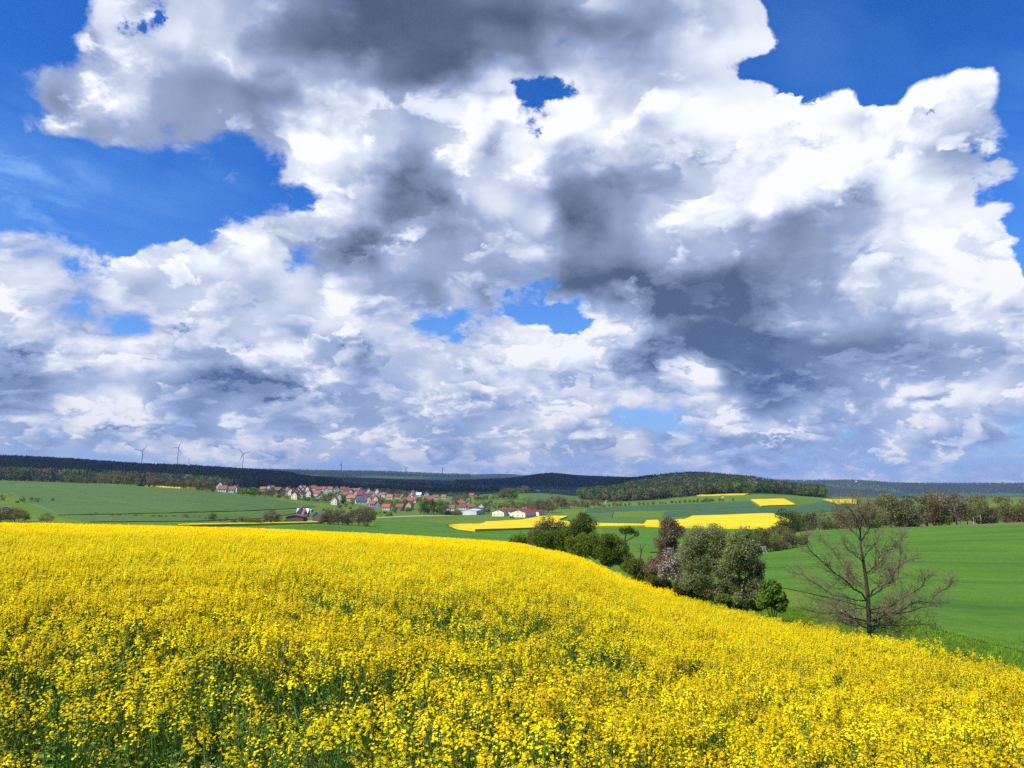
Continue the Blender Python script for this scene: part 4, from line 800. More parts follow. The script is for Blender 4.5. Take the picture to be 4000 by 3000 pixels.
# ------------------------------------------------------------------ the bare tree in front of the green field
def bare_tree():
    r = np.random.default_rng(5); D0 = 20.5; c = lambda X, Y: (3050 + X / 2.766, 1880 + Y / 2.766)
    base = on(3393 / PS, D0); root = empty('bare_tree', base); root.scale = (.97, .97, .94)
    tag(root, 'leafless twiggy tree standing alone in front of the green field', 'tree')
    q, qt, ql = QB(), QB(), QB()
    zb = 1660
    TR = [(950,zb),(945,1400),(935,1180),(915,1000),(885,800),(855,600),(850,450),(868,250),(862,120)]; TRr = [.075,.058,.052,.045,.036,.028,.022,.013,.005]
    T = np.array([px3(*c(*p), D0) - base for p in TR]); T[0] = (T[1][0], 0, -0.05); q.tube(T, TRr, 8)
    limbs = [[(930,1480),(640,1400),(150,1310)],[(920,1240),(560,1190),(260,960),(100,930)],[(915,1230),(740,1050),(480,870),(250,560),(240,480)],[(900,1080),(700,880),(520,640),(370,480)],[(880,800),(760,690),(640,520)],
      [(850,560),(700,330),(610,230),(560,110)],[(850,470),(800,300),(740,180),(640,110)],[(930,1500),(1100,1440),(1500,1320),(1870,1270)],[(960,1360),(1200,1280),(1560,1060),(1640,960)],[(970,1190),(1080,1060),(1200,1000),(1290,820),(1300,600),(1300,470)],
      [(960,1190),(1130,1080),(1290,840),(1500,740)],[(920,920),(1060,800),(1190,650),(1350,490)],[(890,760),(1000,600),(1100,470)],[(860,560),(960,400),(1110,260)],[(950,1380),(1290,1370),(1640,1220),(1800,1080),(1870,1020)],[(940,1560),(1200,1500),(1750,1540)],
      [(940,1560),(700,1500),(400,1440)],[(868,300),(920,200),(930,80)],[(860,360),(830,200),(830,90)],[(930,1330),(600,1330),(220,1190)],[(945,1450),(1100,1350),(1350,1180)],[(930,1120),(780,1000),(700,860)],[(905,950),(1010,880),(1180,760)],[(940,1590),(1050,1540),(1300,1600)],[(935,1550),(820,1480),(620,1380)]]
    def twig(b, d, L, rad, lvl):
        k = 3; pts = [b]
        for i in range(k):
            d = d + r.normal(0, .26, 3) + np.array([0, 0, .10]); d /= np.linalg.norm(d); pts.append(pts[-1] + d * L / k)
        qt.tube(pts, [rad, rad * .8, rad * .6, rad * .35], 3)
        if lvl > 0:
            for j in range(int(2 + L * 7)):
                t = r.uniform(.25, 1) * k; i = min(int(t), k - 1); p = pts[i] + (pts[i + 1] - pts[i]) * (t - i)
                d2 = d * .5 + r.normal(0, .6, 3); d2 /= np.linalg.norm(d2); twig(p, d2, L * r.uniform(.35, .65), rad * .7, lvl - 1)
        elif r.uniform() < .05:
            ql.cards(np.array([pts[-1]]), r.normal(size=(1, 3)), .022, .03, 0, r)
    for n_, lb in enumerate(limbs):
        dz = (1 if n_ % 2 else -1) * r.uniform(.15, 1.0); m = len(lb)
        P = np.array([px3(*c(*p), D0 + dz * i / (m - 1) * min(1.3, abs(lb[-1][0] - 930) / 500 + .35)) - base for i, p in enumerate(lb)])
        F = []                                                  # refine with slight kinks
        for i in range(m - 1):
            for t in (0, .33, .66): F.append(P[i] * (1 - t) + P[i + 1] * t + (r.normal(0, .036, 3) if t or i else 0))
        F.append(P[-1]); F = np.array(F); L = np.sum(np.linalg.norm(np.diff(F, axis=0), axis=1)); r0 = .007 + .006 * L
        rad = r0 * (1 - np.linspace(0, 1, len(F)) * .86); q.tube(F, rad, 5)
        ns = int(L * 27)
        for j in range(ns):
            t = (j + r.uniform(0, 1)) / ns; t = .12 + .88 * t; f = t * (len(F) - 1); i = min(int(f), len(F) - 2); p = F[i] + (F[i + 1] - F[i]) * (f - i)
            ax = F[i + 1] - F[i]; ax /= np.linalg.norm(ax); d = ax * .75 + r.normal(0, .55, 3) + np.array([0, 0, .25]); d /= np.linalg.norm(d)
            twig(p, d, r.uniform(.22, .70) * (1.15 - .5 * t), .0066 * (1.2 - .6 * t), 1)
    M['deadleaf'] = mat_leaf('dry_leaf', (.45, .36, .22), (.65, .58, .42), .3)
    obj('trunk', q.build('trunk', [M['bark']], True), root); obj('crown', qt.build('crown', [M['twig']]), root); obj('dry_leaves', ql.build('dry_leaves', [M['deadleaf']]), root)
bare_tree()

# ------------------------------------------------------------------ all the other trees, in named places
ORD = ['first', 'second', 'third', 'fourth', 'fifth', 'sixth', 'seventh', 'eighth', 'ninth', 'tenth', 'eleventh', 'twelfth', 'thirteenth', 'fourteenth', 'fifteenth', 'sixteenth', 'seventeenth', 'eighteenth', 'nineteenth', 'twentieth', 'twenty-first', 'twenty-second', 'twenty-third', 'twenty-fourth', 'twenty-fifth', 'twenty-sixth']
LOOK = {'green': ('fresh green', 'tree'), 'dark': ('dark green', 'tree'), 'olive': ('olive green', 'tree'), 'brown': ('brown budding', 'tree'), 'rust': ('pinkish brown', 'tree'), 'pale': ('pale silvery', 'tree'), 'copper': ('dark copper red', 'tree'), 'lime': ('yellow green', 'tree'),
        'birch': ('white stemmed', 'birch tree'), 'bush': ('green', 'bush'), 'brownbush': ('brown', 'bush'), 'darkbush': ('dark green', 'bush'), 'bare': ('leafless', 'tree'), 'conifer': ('dark pointed', 'conifer'), 'poplar': ('slim upright', 'tree')}
def ordinal_labels(items, phrase):
    """items: (object, sort x, look); gives each its own label"""
    by = {}
    for it in items: by.setdefault(it[2], []).append(it)
    for look, L in by.items():
        L.sort(key=lambda i: i[1])
        for k, (o, _, _) in enumerate(L):
            if len(L) == 1: o['label'] = '%s %s' % (look, phrase)
            else: o['label'] = '%s %s from left %s' % (ORD[k], look, phrase)
def zone(phrase, group, ox, oy, sc, rows, dist=None, ymin=95, ymax=3000, jitter=0.0, hs=1.0, ws=1.0):
    """rows: (X, Y, height, kind[, width]) read off an enlarged detail of the photograph"""
    items = []
    for rw in rows:
        X, Y, h, kind = rw[:4]; wd = rw[4] if len(rw) > 4 else 1.0
        look = ' '.join(LOOK[kind]); nm = {'conifer': 'conifer', 'birch': 'birch_tree'}.get(kind, 'shrub' if 'bush' in kind else 'tree')
        h = h * hs; wd = wd * ws; gx, gy = ox + X / sc, oy + Y / sc
        d = None if dist is None else dist + rng.uniform(-jitter, jitter)
        if d is not None:                                       # foot hidden or on the crest: fix the top instead
            p = on(gx / PS, d); top = px3(gx, gy - h / sc, d)[2]; hh = max(1.0, (top - p[2]) * 0.96)
            o = place_tree(kind, p, hh, None, group, nm, wd)
        else: o = tree_at(gx, gy, h / sc, kind, None, group, ymin, ymax, wd, nm)
        items.append((o, gx, look))
    ordinal_labels(items, phrase)
zone('in the tree line behind the right green field', 'tree line behind the right green field', 0, 0, 1, [
 (3300,2062,75,'brownbush'),(3345,2060,90,'olive'),(3385,2058,100,'dark'),(3425,2058,120,'olive'),(3470,2055,136,'olive'),(3505,2052,125,'olive'),(3540,2050,118,'dark'),(3562,2048,92,'pale'),
 (3612,2020,98,'olive'),(3640,2020,112,'rust'),(3655,2040,90,'dark'),(3697,2050,138,'dark'),(3725,2045,128,'rust'),(3608,2052,80,'brown',1.2),(3688,2052,72,'lime',.8),(3767,2045,82,'rust'),(3792,2040,112,'birch'),(3820,2040,116,'birch'),
 (3875,2043,66,'brown'),(3915,2040,112,'olive'),(3978,2040,102,'birch'),(4012,2042,100,'birch'),(3840,2046,58,'darkbush'),(3945,2044,62,'brownbush'),(3990,2044,60,'darkbush'),(3655,2054,42,'brownbush'),(3560,2058,42,'brownbush'),(3505,2060,46,'bush'),(3450,2062,60,'green'),(3410,2062,60,'bush')], dist=318, jitter=12)
zone('in the hedge right of the big yellow field', 'hedge beside the big yellow field', 0, 0, 1, [
 (3060,2043,62,'dark'),(3098,2046,56,'green'),(3128,2052,60,'brown'),(3110,2060,40,'darkbush'),(3160,2066,68,'dark'),(3192,2068,78,'brown'),(3235,2068,68,'brown'),(3270,2068,62,'brown'),(3225,2066,40,'darkbush'),(3150,2070,40,'darkbush'),(3300,2066,60,'brown'),(3260,2070,38,'brownbush')], dist=352, jitter=10)
zone('in the thicket inside the right green field', 'thicket in the right green field', 0, 0, 1, [
 (2930,2150,78,'dark'),(2962,2157,92,'dark'),(2995,2157,98,'olive'),(3030,2150,100,'brown',1.1),(3062,2146,86,'olive'),(3095,2141,72,'olive'),(3126,2131,38,'bush'),(2945,2156,50,'bush'),(3010,2155,50,'brownbush'),(3050,2150,45,'brownbush')], ymin=150, ymax=330)
zone('along the lane below the wooded hill', 'trees along the lane under the wooded hill', 2200, 1880, 2.765, [
 (820,262,36,'green'),(870,262,44,'brown'),(915,260,38,'pale'),(970,257,46,'green'),(1045,250,32,'green'),(1075,250,28,'rust'),(1110,250,28,'olive'),(1172,247,38,'dark'),(1218,244,32,'green'),(1260,243,38,'green'),(1318,240,42,'green'),(1366,240,42,'green'),(1410,235,38,'green'),(1452,232,46,'green'),
 (1505,228,28,'darkbush'),(1540,230,52,'green'),(1580,228,46,'green'),(1612,222,42,'dark'),(1690,222,40,'olive'),(1725,222,38,'olive'),(1838,217,36,'green'),(445,285,38,'lime'),(495,280,36,'olive'),(545,280,50,'brown'),(580,275,40,'green'),(620,275,50,'green'),(668,272,34,'green'),(712,270,46,'olive')], ymin=700, ymax=1300)
zone('at the foot of the wooded hill', 'trees at the foot of the wooded hill', 2200, 1880, 2.765, [(540,235,62,'brown'),(765,220,78,'rust'),(480,242,30,'blossoming'),(925,190,125,'lime'),(960,190,90,'lime'),(1045,182,62,'lime'),(1270,180,90,'olive'),(1800,140,62,'lime'),(1870,140,70,'lime'),(1980,140,90,'lime'),(2010,145,60,'olive')] if False else [(540,235,62,'brown'),(765,220,78,'rust'),(480,242,30,'pale'),(925,190,125,'lime'),(960,190,90,'lime'),(1045,182,62,'lime'),(1270,180,90,'olive'),(1800,140,62,'lime'),(1870,140,70,'lime'),(1980,140,90,'lime'),(2010,145,60,'olive')], ymin=900, ymax=1500)
zone('in the brown belt left of the wooded hill', 'brown tree belt left of the wooded hill', 2200, 1880, 2.765, [(15,295,100,'brown'),(70,295,96,'brown'),(125,295,96,'brown'),(180,295,98,'brown'),(235,292,95,'brown'),(290,290,96,'brown'),(345,288,95,'brown'),(400,285,90,'brown'),(40,292,60,'olive'),(260,290,60,'olive')], ymin=850, ymax=1200)
zone('behind the pale farm halls', 'trees behind the pale farm halls', 1640, 1880, 3.95, [(1170,440,115,'brown'),(1250,440,118,'olive'),(1330,440,140,'brown'),(1420,445,158,'brown'),(1500,450,140,'brown'),(1590,450,125,'olive'),(1670,450,205,'brown'),(1750,500,190,'brown'),(1830,500,208,'brown'),(1900,500,222,'brown'),(1980,500,220,'brown'),(2040,500,205,'brown'),(2120,430,200,'brown'),(2190,425,180,'brown')], ymin=850, ymax=1200)
zone('at the right end of the village', 'trees at the right end of the village', 1640, 1880, 3.95, [(335,540,232,'green'),(385,500,200,'green'),(60,540,230,'green'),(125,540,222,'green'),(185,540,250,'poplar'),(225,540,205,'poplar'),(20,542,110,'conifer'),(75,542,100,'conifer'),(110,542,105,'conifer'),(145,542,110,'conifer'),(205,542,115,'conifer'),(262,542,105,'conifer'),(300,540,120,'green'),
 (450,552,80,'darkbush'),(520,552,72,'darkbush'),(590,552,90,'darkbush'),(400,550,80,'darkbush'),(510,380,130,'brown'),(575,370,120,'olive'),(555,310,112,'olive'),(655,320,100,'conifer'),(700,320,105,'olive'),(780,360,120,'conifer'),(320,250,92,'conifer'),(885,310,112,'olive'),(930,310,100,'brown'),(985,300,90,'olive'),(1040,290,80,'green'),(930,450,122,'green'),(1000,440,122,'olive'),(850,405,80,'rust'),(1060,500,100,'olive'),(620,300,90,'brown'),(470,250,80,'brown'),(520,250,70,'brown'),(600,260,80,'brown'),(680,260,80,'brown'),(740,270,80,'olive'),(0,330,90,'green'),(80,330,80,'olive')], ymin=780, ymax=1350)
zone('on the pasture slope above the farm halls', 'trees on the pasture slope', 1640, 1880, 3.95, [(1130,290,100,'olive'),(1200,290,112,'brown'),(1270,275,150,'green'),(1310,280,170,'olive'),(1370,280,172,'olive'),(1440,280,165,'green'),(1475,280,82,'pale'),(1540,205,112,'green'),(1600,190,122,'olive'),(1650,190,112,'brown'),(1710,168,92,'brown'),(1100,330,60,'pale'),(2040,280,52,'dark'),(1910,190,50,'dark'),(1970,182,50,'brown'),(2045,212,112,'dark')], ymin=900, ymax=1600)
zone('in the row above the left green field', 'tree row above the left green field', 0, 1700, 2.212, [(330,405,32,'olive'),(400,405,28,'olive'),(590,412,72,'brown'),(690,418,66,'brown'),(750,420,66,'brown'),(810,424,62,'brown'),(860,428,78,'brown'),(910,432,86,'brown'),(960,434,112,'brown'),(1020,436,105,'brown'),(1080,438,100,'brown'),(1130,440,108,'brown'),(1190,444,76,'olive'),(1250,446,44,'lime'),
 (1300,452,98,'brown'),(1350,452,92,'brown'),(1400,456,95,'brown'),(1480,460,98,'brown'),(1535,462,95,'brown'),(1590,466,88,'olive'),(1650,470,94,'brown'),(1700,472,90,'olive'),(1750,478,96,'olive'),(1790,480,92,'brown'),(1840,490,60,'olive')], dist=790, jitter=15)
zone('at the near edge of the left green field', 'shrubs at the left edge', 0, 1840, 4.424, [(30,522,112,'brown'),(390,546,108,'brown'),(545,542,92,'brown'),(640,542,84,'brown'),(710,526,66,'conifer'),(910,526,58,'dark'),(300,548,40,'darkbush')], ymin=300, ymax=900)
zone('behind the rape field at the far left', 'trees at the far left', 0, 1840, 4.424, [(60,900,300,'brown'),(20,900,200,'olive'),(150,900,190,'brown'),(240,900,240,'brown'),(305,900,285,'brown'),(375,900,255,'birch'),(445,900,220,'birch'),(500,900,150,'dark'),(860,925,205,'brown',1.2),(780,925,120,'brownbush')], dist=285, jitter=14, hs=1.05, ws=1.25)
zone('in the hedge below the left green field', 'hedge in front of the left green field', 0, 1700, 2.212, [(800,786,88,'brown'),(850,788,86,'brown'),(915,785,50,'conifer'),(985,790,92,'bare'),(1105,790,84,'bare'),(1050,790,50,'brownbush'),(1190,792,50,'brownbush'),(1240,792,46,'brown'),(1340,792,44,'brownbush'),(1400,792,40,'brownbush'),(1450,790,48,'olive'),(1520,788,42,'brownbush'),(1620,786,92,'brown',1.1),(1690,785,60,'olive'),(1735,784,56,'brown'),(1790,783,50,'olive'),(1850,782,90,'green'),(1915,782,50,'brownbush'),(1965,780,62,'olive',1.2),(2040,780,46,'bush'),(2110,778,70,'olive',1.1),(2180,776,50,'bush'),(2230,775,45,'bush')], dist=345, jitter=8, hs=1.25, ws=1.55)
zone('beside the timber stacks left of the farm', 'trees left of the small farm', 750, 1800, 3.16, [(810,775,68,'brown'),(930,765,110,'brown'),(985,765,165,'brown',1.15),(1040,765,130,'brown'),(1065,768,130,'pale'),(860,770,50,'bush'),(1145,755,25,'bush')], ymin=330, ymax=700)
zone('in the brown clump right of the small farm', 'brown clump right of the small farm', 1200, 1870, 4.424, [(355,790,262,'olive'),(300,785,180,'brown'),(450,790,240,'brown'),(540,795,272,'brown',1.1),(610,795,255,'brown'),(700,800,170,'olive'),(770,800,250,'brown'),(890,818,332,'brown',1.2),(980,805,320,'brown'),(1050,770,275,'brown',1.1),(1110,745,238,'olive'),(260,788,112,'brown'),(280,565,62,'dark'),(1020,832,72,'bush'),(390,788,42,'bush'),(660,790,120,'brownbush'),(230,780,70,'brownbush')], ymin=350, ymax=800)
zone('in gardens on the near village side', 'garden trees on the near side of the village', 1200, 1870, 4.424, [(1270,475,112,'green'),(1340,485,122,'green'),(1420,495,142,'olive'),(1500,505,152,'lime'),(1580,505,142,'olive'),(1650,495,132,'lime'),(1720,485,122,'green'),(1520,595,112,'green'),(320,405,122,'brown'),(250,405,152,'brown'),(400,415,162,'brown',1.1),(460,412,132,'brown'),(180,400,62,'olive'),(100,395,92,'brown'),(20,395,82,'green'),(630,425,145,'green'),(615,445,72,'copper'),(670,505,92,'olive'),(560,505,62,'brownbush'),(780,455,84,'green'),(790,485,42,'pale'),(900,372,52,'lime'),(750,525,42,'bush'),(1385,660,84,'green'),(1445,655,82,'dark'),(1255,612,50,'green'),(1340,605,50,'bush'),(1160,335,52,'green'),(1640,560,60,'brownbush'),(1720,580,90,'olive'),(1760,560,80,'bush')], ymin=600, ymax=1150)
zone('along the far edge of the village', 'trees along the far edge of the village', 1200, 1870, 4.424, [(640,205,78,'green'),(500,192,28,'olive'),(440,190,45,'brown'),(830,220,62,'brown'),(900,220,62,'brown'),(980,222,62,'brown'),(1040,235,62,'brown'),(1200,255,82,'olive'),(1280,255,88,'olive'),(1400,265,95,'green'),(1480,310,62,'copper'),(1560,295,112,'olive'),(1625,300,102,'olive'),(1700,345,135,'green'),(1760,300,80,'olive')], ymin=950, ymax=1500)
zone('at the left end of the village', 'trees at the left end of the village', 800, 1850, 5.53, [(900,475,182,'green'),(1000,485,192,'green'),(1080,495,205,'green',1.1),(1170,495,182,'olive'),(760,455,142,'olive'),(820,470,130,'green'),(1300,505,192,'brown'),(1380,505,182,'brown'),(1460,505,172,'olive'),(1480,425,82,'brown'),(1700,405,92,'brown'),(1320,365,52,'dark'),(2030,560,200,'olive'),(60,385,232,'brown'),(150,392,152,'brown'),(205,392,112,'olive'),(420,300,62,'brown'),(500,305,52,'olive'),(580,305,52,'olive'),(660,315,62,'green'),(800,335,72,'brown'),(920,330,62,'olive'),(1040,330,60,'green'),(1140,335,62,'olive'),(1890,335,62,'conifer'),(1980,325,68,'conifer'),(2150,595,112,'green'),(1780,560,90,'brown'),(230,320,70,'conifer'),(1600,520,60,'darkbush')], ymin=780, ymax=1400)

_r = np.random.default_rng(77)
zone('standing between the village houses', 'trees between the village houses', 1200, 1870, 4.424, [(float(x), float(250 + 160 * _r.uniform() + 25 * (x > 1500)), float(_r.uniform(42, 80)), str(_r.choice(['green', 'olive', 'brown', 'dark']))) for x in np.linspace(20, 1950, 34) + _r.uniform(-20, 20, 34)], ymin=700, ymax=1400)
zone('standing between the leftmost village houses', 'trees between the village houses', 800, 1850, 5.53, [(float(x), float(380 + 110 * _r.uniform()), float(_r.uniform(70, 120)), str(_r.choice(['green', 'olive', 'brown']))) for x in np.linspace(1240, 2150, 16)], ymin=700, ymax=1400)

# ------------------------------------------------------------------ woods that read as one mass
def forest_kinds():
    r = []
    for k in range(4):
        q = QB(); rr = np.random.default_rng(300 + k); n = 120; t = rr.uniform(0, 1, n) ** .8; z = .08 + .92 * t; rad = .19 * (1 - t) ** .8 * rr.uniform(.6, 1.1, n) + .01; a = rr.uniform(0, 6.28, n)
        q.cards(np.stack([np.cos(a) * rad, np.sin(a) * rad, z], 1), np.stack([np.cos(a), np.sin(a), np.full(n, .8)], 1) + rr.normal(0, .3, (n, 3)), .10 * (1.1 - .5 * t), .13 * (1.1 - .5 * t), 0, rr)
        q.tube([(0, 0, 0), (0, 0, .5)], [.02, .015], 3, 1); r.append(q.build('forest_conifer', [M['needle'], M['bark']]))
    for k, lf in enumerate(('lf_dark', 'lf_dark', 'lf_olive', 'lf_brown', 'lf_green', 'lf_lime')):
        rr = np.random.default_rng(320 + k); L = make_lobes(rr, .34, .3, .85, 9, .18); P, D = crown_points(rr, L, 150); q = QB()
        q.cards(P, D * .6 + rr.normal(0, .5, (150, 3)) + np.array([0, 0, .3]), .085, .11, 0, rr); q.tube([(0, 0, 0), (0, 0, .6)], [.025, .015], 3, 1); r.append(q.build('forest_tree', [M[lf], M['bark']]))
    return r
FK = forest_kinds()
def wood(name, label, pxr, near, far, spacing, h, wts, seed, edge=None):
    r = np.random.default_rng(seed); p0, p1 = pxr; Yn = min(v for _, v in near); Yf = max(v for _, v in far)
    x0, x1 = acol(p0), acol(p1); area = (x1 - x0) * (Yf ** 2 - Yn ** 2) / 2; n = int(area / spacing ** 2)
    Y = np.sqrt(r.uniform(Yn ** 2, Yf ** 2, n)); a = r.uniform(x0, x1, n); px = 512 + a / _cp * FPX
    k = (Y > np.interp(px, *zip(*near))) & (Y < np.interp(px, *zip(*far))); Y, a, px = Y[k], a[k], px[k]
    X = a * Y; n = len(X); W = np.array(wts, float); W /= W.sum(); I = r.choice(len(W), n, p=W)
    if edge is not None:                                       # leafier trees along the sunny margin
        m = (Y < np.interp(px, *zip(*near)) + edge[0]) & (r.uniform(0, 1, n) < edge[1]); I[m] = r.choice(edge[2], m.sum())
    S = r.uniform(h[0], h[1], n); print(name, n)
    scatter(name, np.stack([X, Y, Z(X, Y) - .3], 1), S, r.uniform(0, 6.28, n), I, FK, .02, label)
_hb = [(580,499.5),(600,501.5),(616,502),(648,500.5),(680,497.5),(700,496),(749,494.0),(790,495),(824,498)]
_hn = [(p, float(hit(p, y, 1000, 1900)[1]) + 6) for p, y in _hb]
wood('forest', 'dark conifer wood covering the rounded hill right of centre', (580, 824), _hn, [(580,1500),(620,2250),(760,2250),(800,1900),(824,1500)], 6.4, (10, 21), [6, 6, 6, 6, 5, 5, 4, 2, 2, 1.2], 5, (60, .6, [4, 5, 6, 7, 8, 8, 9]))
wood('forest', 'dark wooded ridge in cloud shadow along the left skyline', (-70, 345), [(-70,1120),(64,1130),(128,1180),(200,1250),(256,1420),(300,1500),(345,1560)], [(-70,2750),(128,2950),(200,3050),(256,3350),(285,3000),(300,2300),(330,1800),(345,1600)], 9.0, (10, 22), [3, 3, 3, 3, 4, 4, 3, 3, .2, 0], 6)
wood('forest', 'dark blue wooded hill in the distance at centre', (455, 655), [(455,3300),(655,3350)], [(455,3400),(500,4200),(530,4900),(620,4900),(655,4700)], 15, (13, 20), [2, 2, 2, 2, 4, 4, 1, 1, 0, 0], 8)
wood('copse', 'dark hedges and copses on the shaded slope behind the village', (335, 500), [(335,1600),(400,1750),(500,1750)], [(335,1720),(400,1820),(500,1850)], 9, (8, 14), [1, 1, 1, 1, 4, 4, 2, 2, 0, 0], 9)
wood('copse', 'second dark band of hedges higher on the shaded slope', (385, 470), [(385,2500),(470,2350)], [(385,2580),(470,2400)], 9, (8, 13), [1, 1, 1, 1, 4, 4, 2, 2, 0, 0], 10)
wood('forest', 'far blue wooded hills on the right horizon', (770, 1060), [(770,5200),(1060,5200)], [(770,7400),(1060,7000)], 34, (14, 22), [2, 2, 2, 2, 4, 4, 3, 2, .5, 0], 11)
wood('forest', 'far blue wooded ridges on the horizon at centre left', (215, 470), [(215,6000),(470,7000)], [(215,9300),(320,10000),(470,10500)], 48, (14, 22), [2, 2, 2, 2, 4, 4, 3, 2, .5, 0], 12)
# ------------------------------------------------------------------ buildings
def mat_roof(name, c):
    m, t = newmat(name)
    oc = t.new('ShaderNodeTexCoord', out=3); oi = t.new('ShaderNodeObjectInfo', out=None)
    n = t.noise(oc, 1.3, 4.0, .6); w = t.new('ShaderNodeTexWave', {'Vector': oc, 'Scale': 1.6, 'Distortion': .4, 'Detail': 1.0}, out=1, bands_direction='Z')
    col = t.mix(n, rgb(*[v * .7 for v in c]), rgb(*[min(1, v * 1.25) for v in c]))
    col = t.mix(t.mapr(w, .6, .95, 0, .35), col, rgb(*[v * .5 for v in c]))
    col = t.new('ShaderNodeHueSaturation', {'Hue': .5, 'Saturation': 1.0, 'Value': t.mapr(oi.outputs['Random'], 0, 1, .78, 1.2), 'Fac': 1.0, 'Color': col})
    finish(t, col, .75, .25); return m
ROOF = {'red': mat_roof('roof_red', (.28, .085, .06)), 'orange': mat_roof('roof_orange', (.36, .145, .085)), 'brown': mat_roof('roof_brown', (.20, .09, .06)), 'maroon': mat_roof('roof_maroon', (.17, .045, .045)), 'slate': mat_roof('roof_slate', (.085, .09, .105)), 'grey': mat_roof('roof_grey', (.24, .24, .25)), 'bright': mat_roof('roof_bright_red', (.40, .085, .055)), 'white': mat_roof('roof_white', (.75, .76, .8)), 'barn': mat_roof('roof_barn', (.30, .035, .05))}
WALL = {'white': plain('render_white', (.60, .59, .56), .85, .08, .8), 'cream': plain('render_cream', (.80, .72, .52), .85, .08, .8), 'tan': plain('render_tan', (.45, .38, .27), .85, .15, .8), 'gray': plain('render_gray', (.30, .32, .35), .85, .12, .8), 'brick': plain('brick', (.34, .14, .09), .9, .2, 2.0), 'wood': plain('weathered_wood', (.13, .095, .07), .9, .3, 2.0)}
M['pane'] = plain('window_glass', (.05, .06, .075), .15, .3, 2.0, .6); M['frame'] = plain('window_frame', (.75, .75, .72), .6, .05)
M['chimney'] = plain('chimney_brick', (.26, .13, .10), .9, .25, 3.0)
def box(q, x0, x1, y0, y1, z0, z1, mi=0):
    v = lambda a, b, c: (a, b, c)
    q.quads([[v(x0,y0,z0),v(x1,y0,z0),v(x1,y0,z1),v(x0,y0,z1)],[v(x1,y1,z0),v(x0,y1,z0),v(x0,y1,z1),v(x1,y1,z1)],[v(x0,y1,z0),v(x0,y0,z0),v(x0,y0,z1),v(x0,y1,z1)],[v(x1,y0,z0),v(x1,y1,z0),v(x1,y1,z1),v(x1,y0,z1)],[v(x0,y0,z1),v(x1,y0,z1),v(x1,y1,z1),v(x0,y1,z1)],[v(x0,y1,z0),v(x1,y1,z0),v(x1,y0,z0),v(x0,y0,z0)]], mi)
_hm = {}
def house_parts(w, d, h, rise, wall, roof, win):
    """meshes of a gabled house: gable width w (x), length d (y), eaves h"""
    key = (w, d, h, rise, wall, roof, win)
    if key in _hm: return _hm[key]
    q = QB(); a, b = w / 2, d / 2; r = h + rise
    q.quads([[(-a,-b,-1.5),(a,-b,-1.5),(a,-b,h),(-a,-b,h)],[(a,b,-1.5),(-a,b,-1.5),(-a,b,h),(a,b,h)],[(-a,b,-1.5),(-a,-b,-1.5),(-a,-b,h),(-a,b,h)],[(a,-b,-1.5),(a,b,-1.5),(a,b,h),(a,-b,h)],[(-a,-b,h),(a,-b,h),(0,-b,r-.05),(0,-b,r-.05)],[(a,b,h),(-a,b,h),(0,b,r-.05),(0,b,r-.05)]])
    wm = q.build('wall', [WALL[wall]])
    q = QB(); o, e, t = .45, .4, .22; sl = rise / a
    for s in (-1, 1):
        x1, z1 = s * (a + o), h - o * sl
        P = [(0, -b - e, r), (x1, -b - e, z1), (x1, b + e, z1), (0, b + e, r)]; Pt = [(x, y, z + t) for x, y, z in P]
        q.quads([Pt if s > 0 else Pt[::-1], P[::-1] if s > 0 else P])
        for i in range(4):
            j = (i + 1) % 4; q.quads([[P[i], P[j], Pt[j], Pt[i]]])
    rm = q.build('roof', [ROOF[roof]])
    q = QB(); box(q, a * .25, a * .25 + .7, b * .25, b * .25 + .7, r - a * .4 * sl, r + .9); cm = q.build('chimney', [M['chimney']])
    q = QB(); box(q, -.55, .55, -.03, .05, -.7, .7, 1); box(q, -.45, .45, -.05, -.03, -.6, .6, 0); nm = q.build('window', [M['pane'], M['frame']])
    _hm[key] = (wm, rm, cm, nm); return _hm[key]
def house(name, loc, rz, w, d, h, rise, wall, roof, cat='house', group=None, win=True, chim=True, label=None):
    root = empty(name, loc, rz); tag(root, label, cat, group)
    wm, rm, cm, nm = house_parts(w, d, h, rise, wall, roof, win)
    obj('wall', wm, root); ro = obj('roof', rm, root)
    if chim: obj('chimney', cm, ro)
    if win:
        fl = [1.3] + ([3.9] if h > 4.4 else []); a, b = w / 2, d / 2
        L = [((x * w, -b, z), 0) for z in fl for x in ((-.27, .27) if w < 11 else (-.32, 0, .32))] + [((0, -b, h + rise * .32), 0)]
        L += [((s * a, y * d, z), s * math.pi / 2) for s in (-1, 1) for z in fl for y in (-.28, .05, .33)]
        for p, rr in L:
            o = obj('window', nm, root, p); o.rotation_euler = (0, 0, rr)
    return root
RN = {'red': 'red', 'orange': 'orange', 'brown': 'brown', 'maroon': 'dark maroon', 'slate': 'dark slate', 'grey': 'grey', 'bright': 'bright red', 'white': 'white', 'barn': 'deep red'}
WN = {'white': 'white', 'cream': 'cream', 'tan': 'tan', 'gray': 'grey', 'brick': 'brick', 'wood': 'timber'}
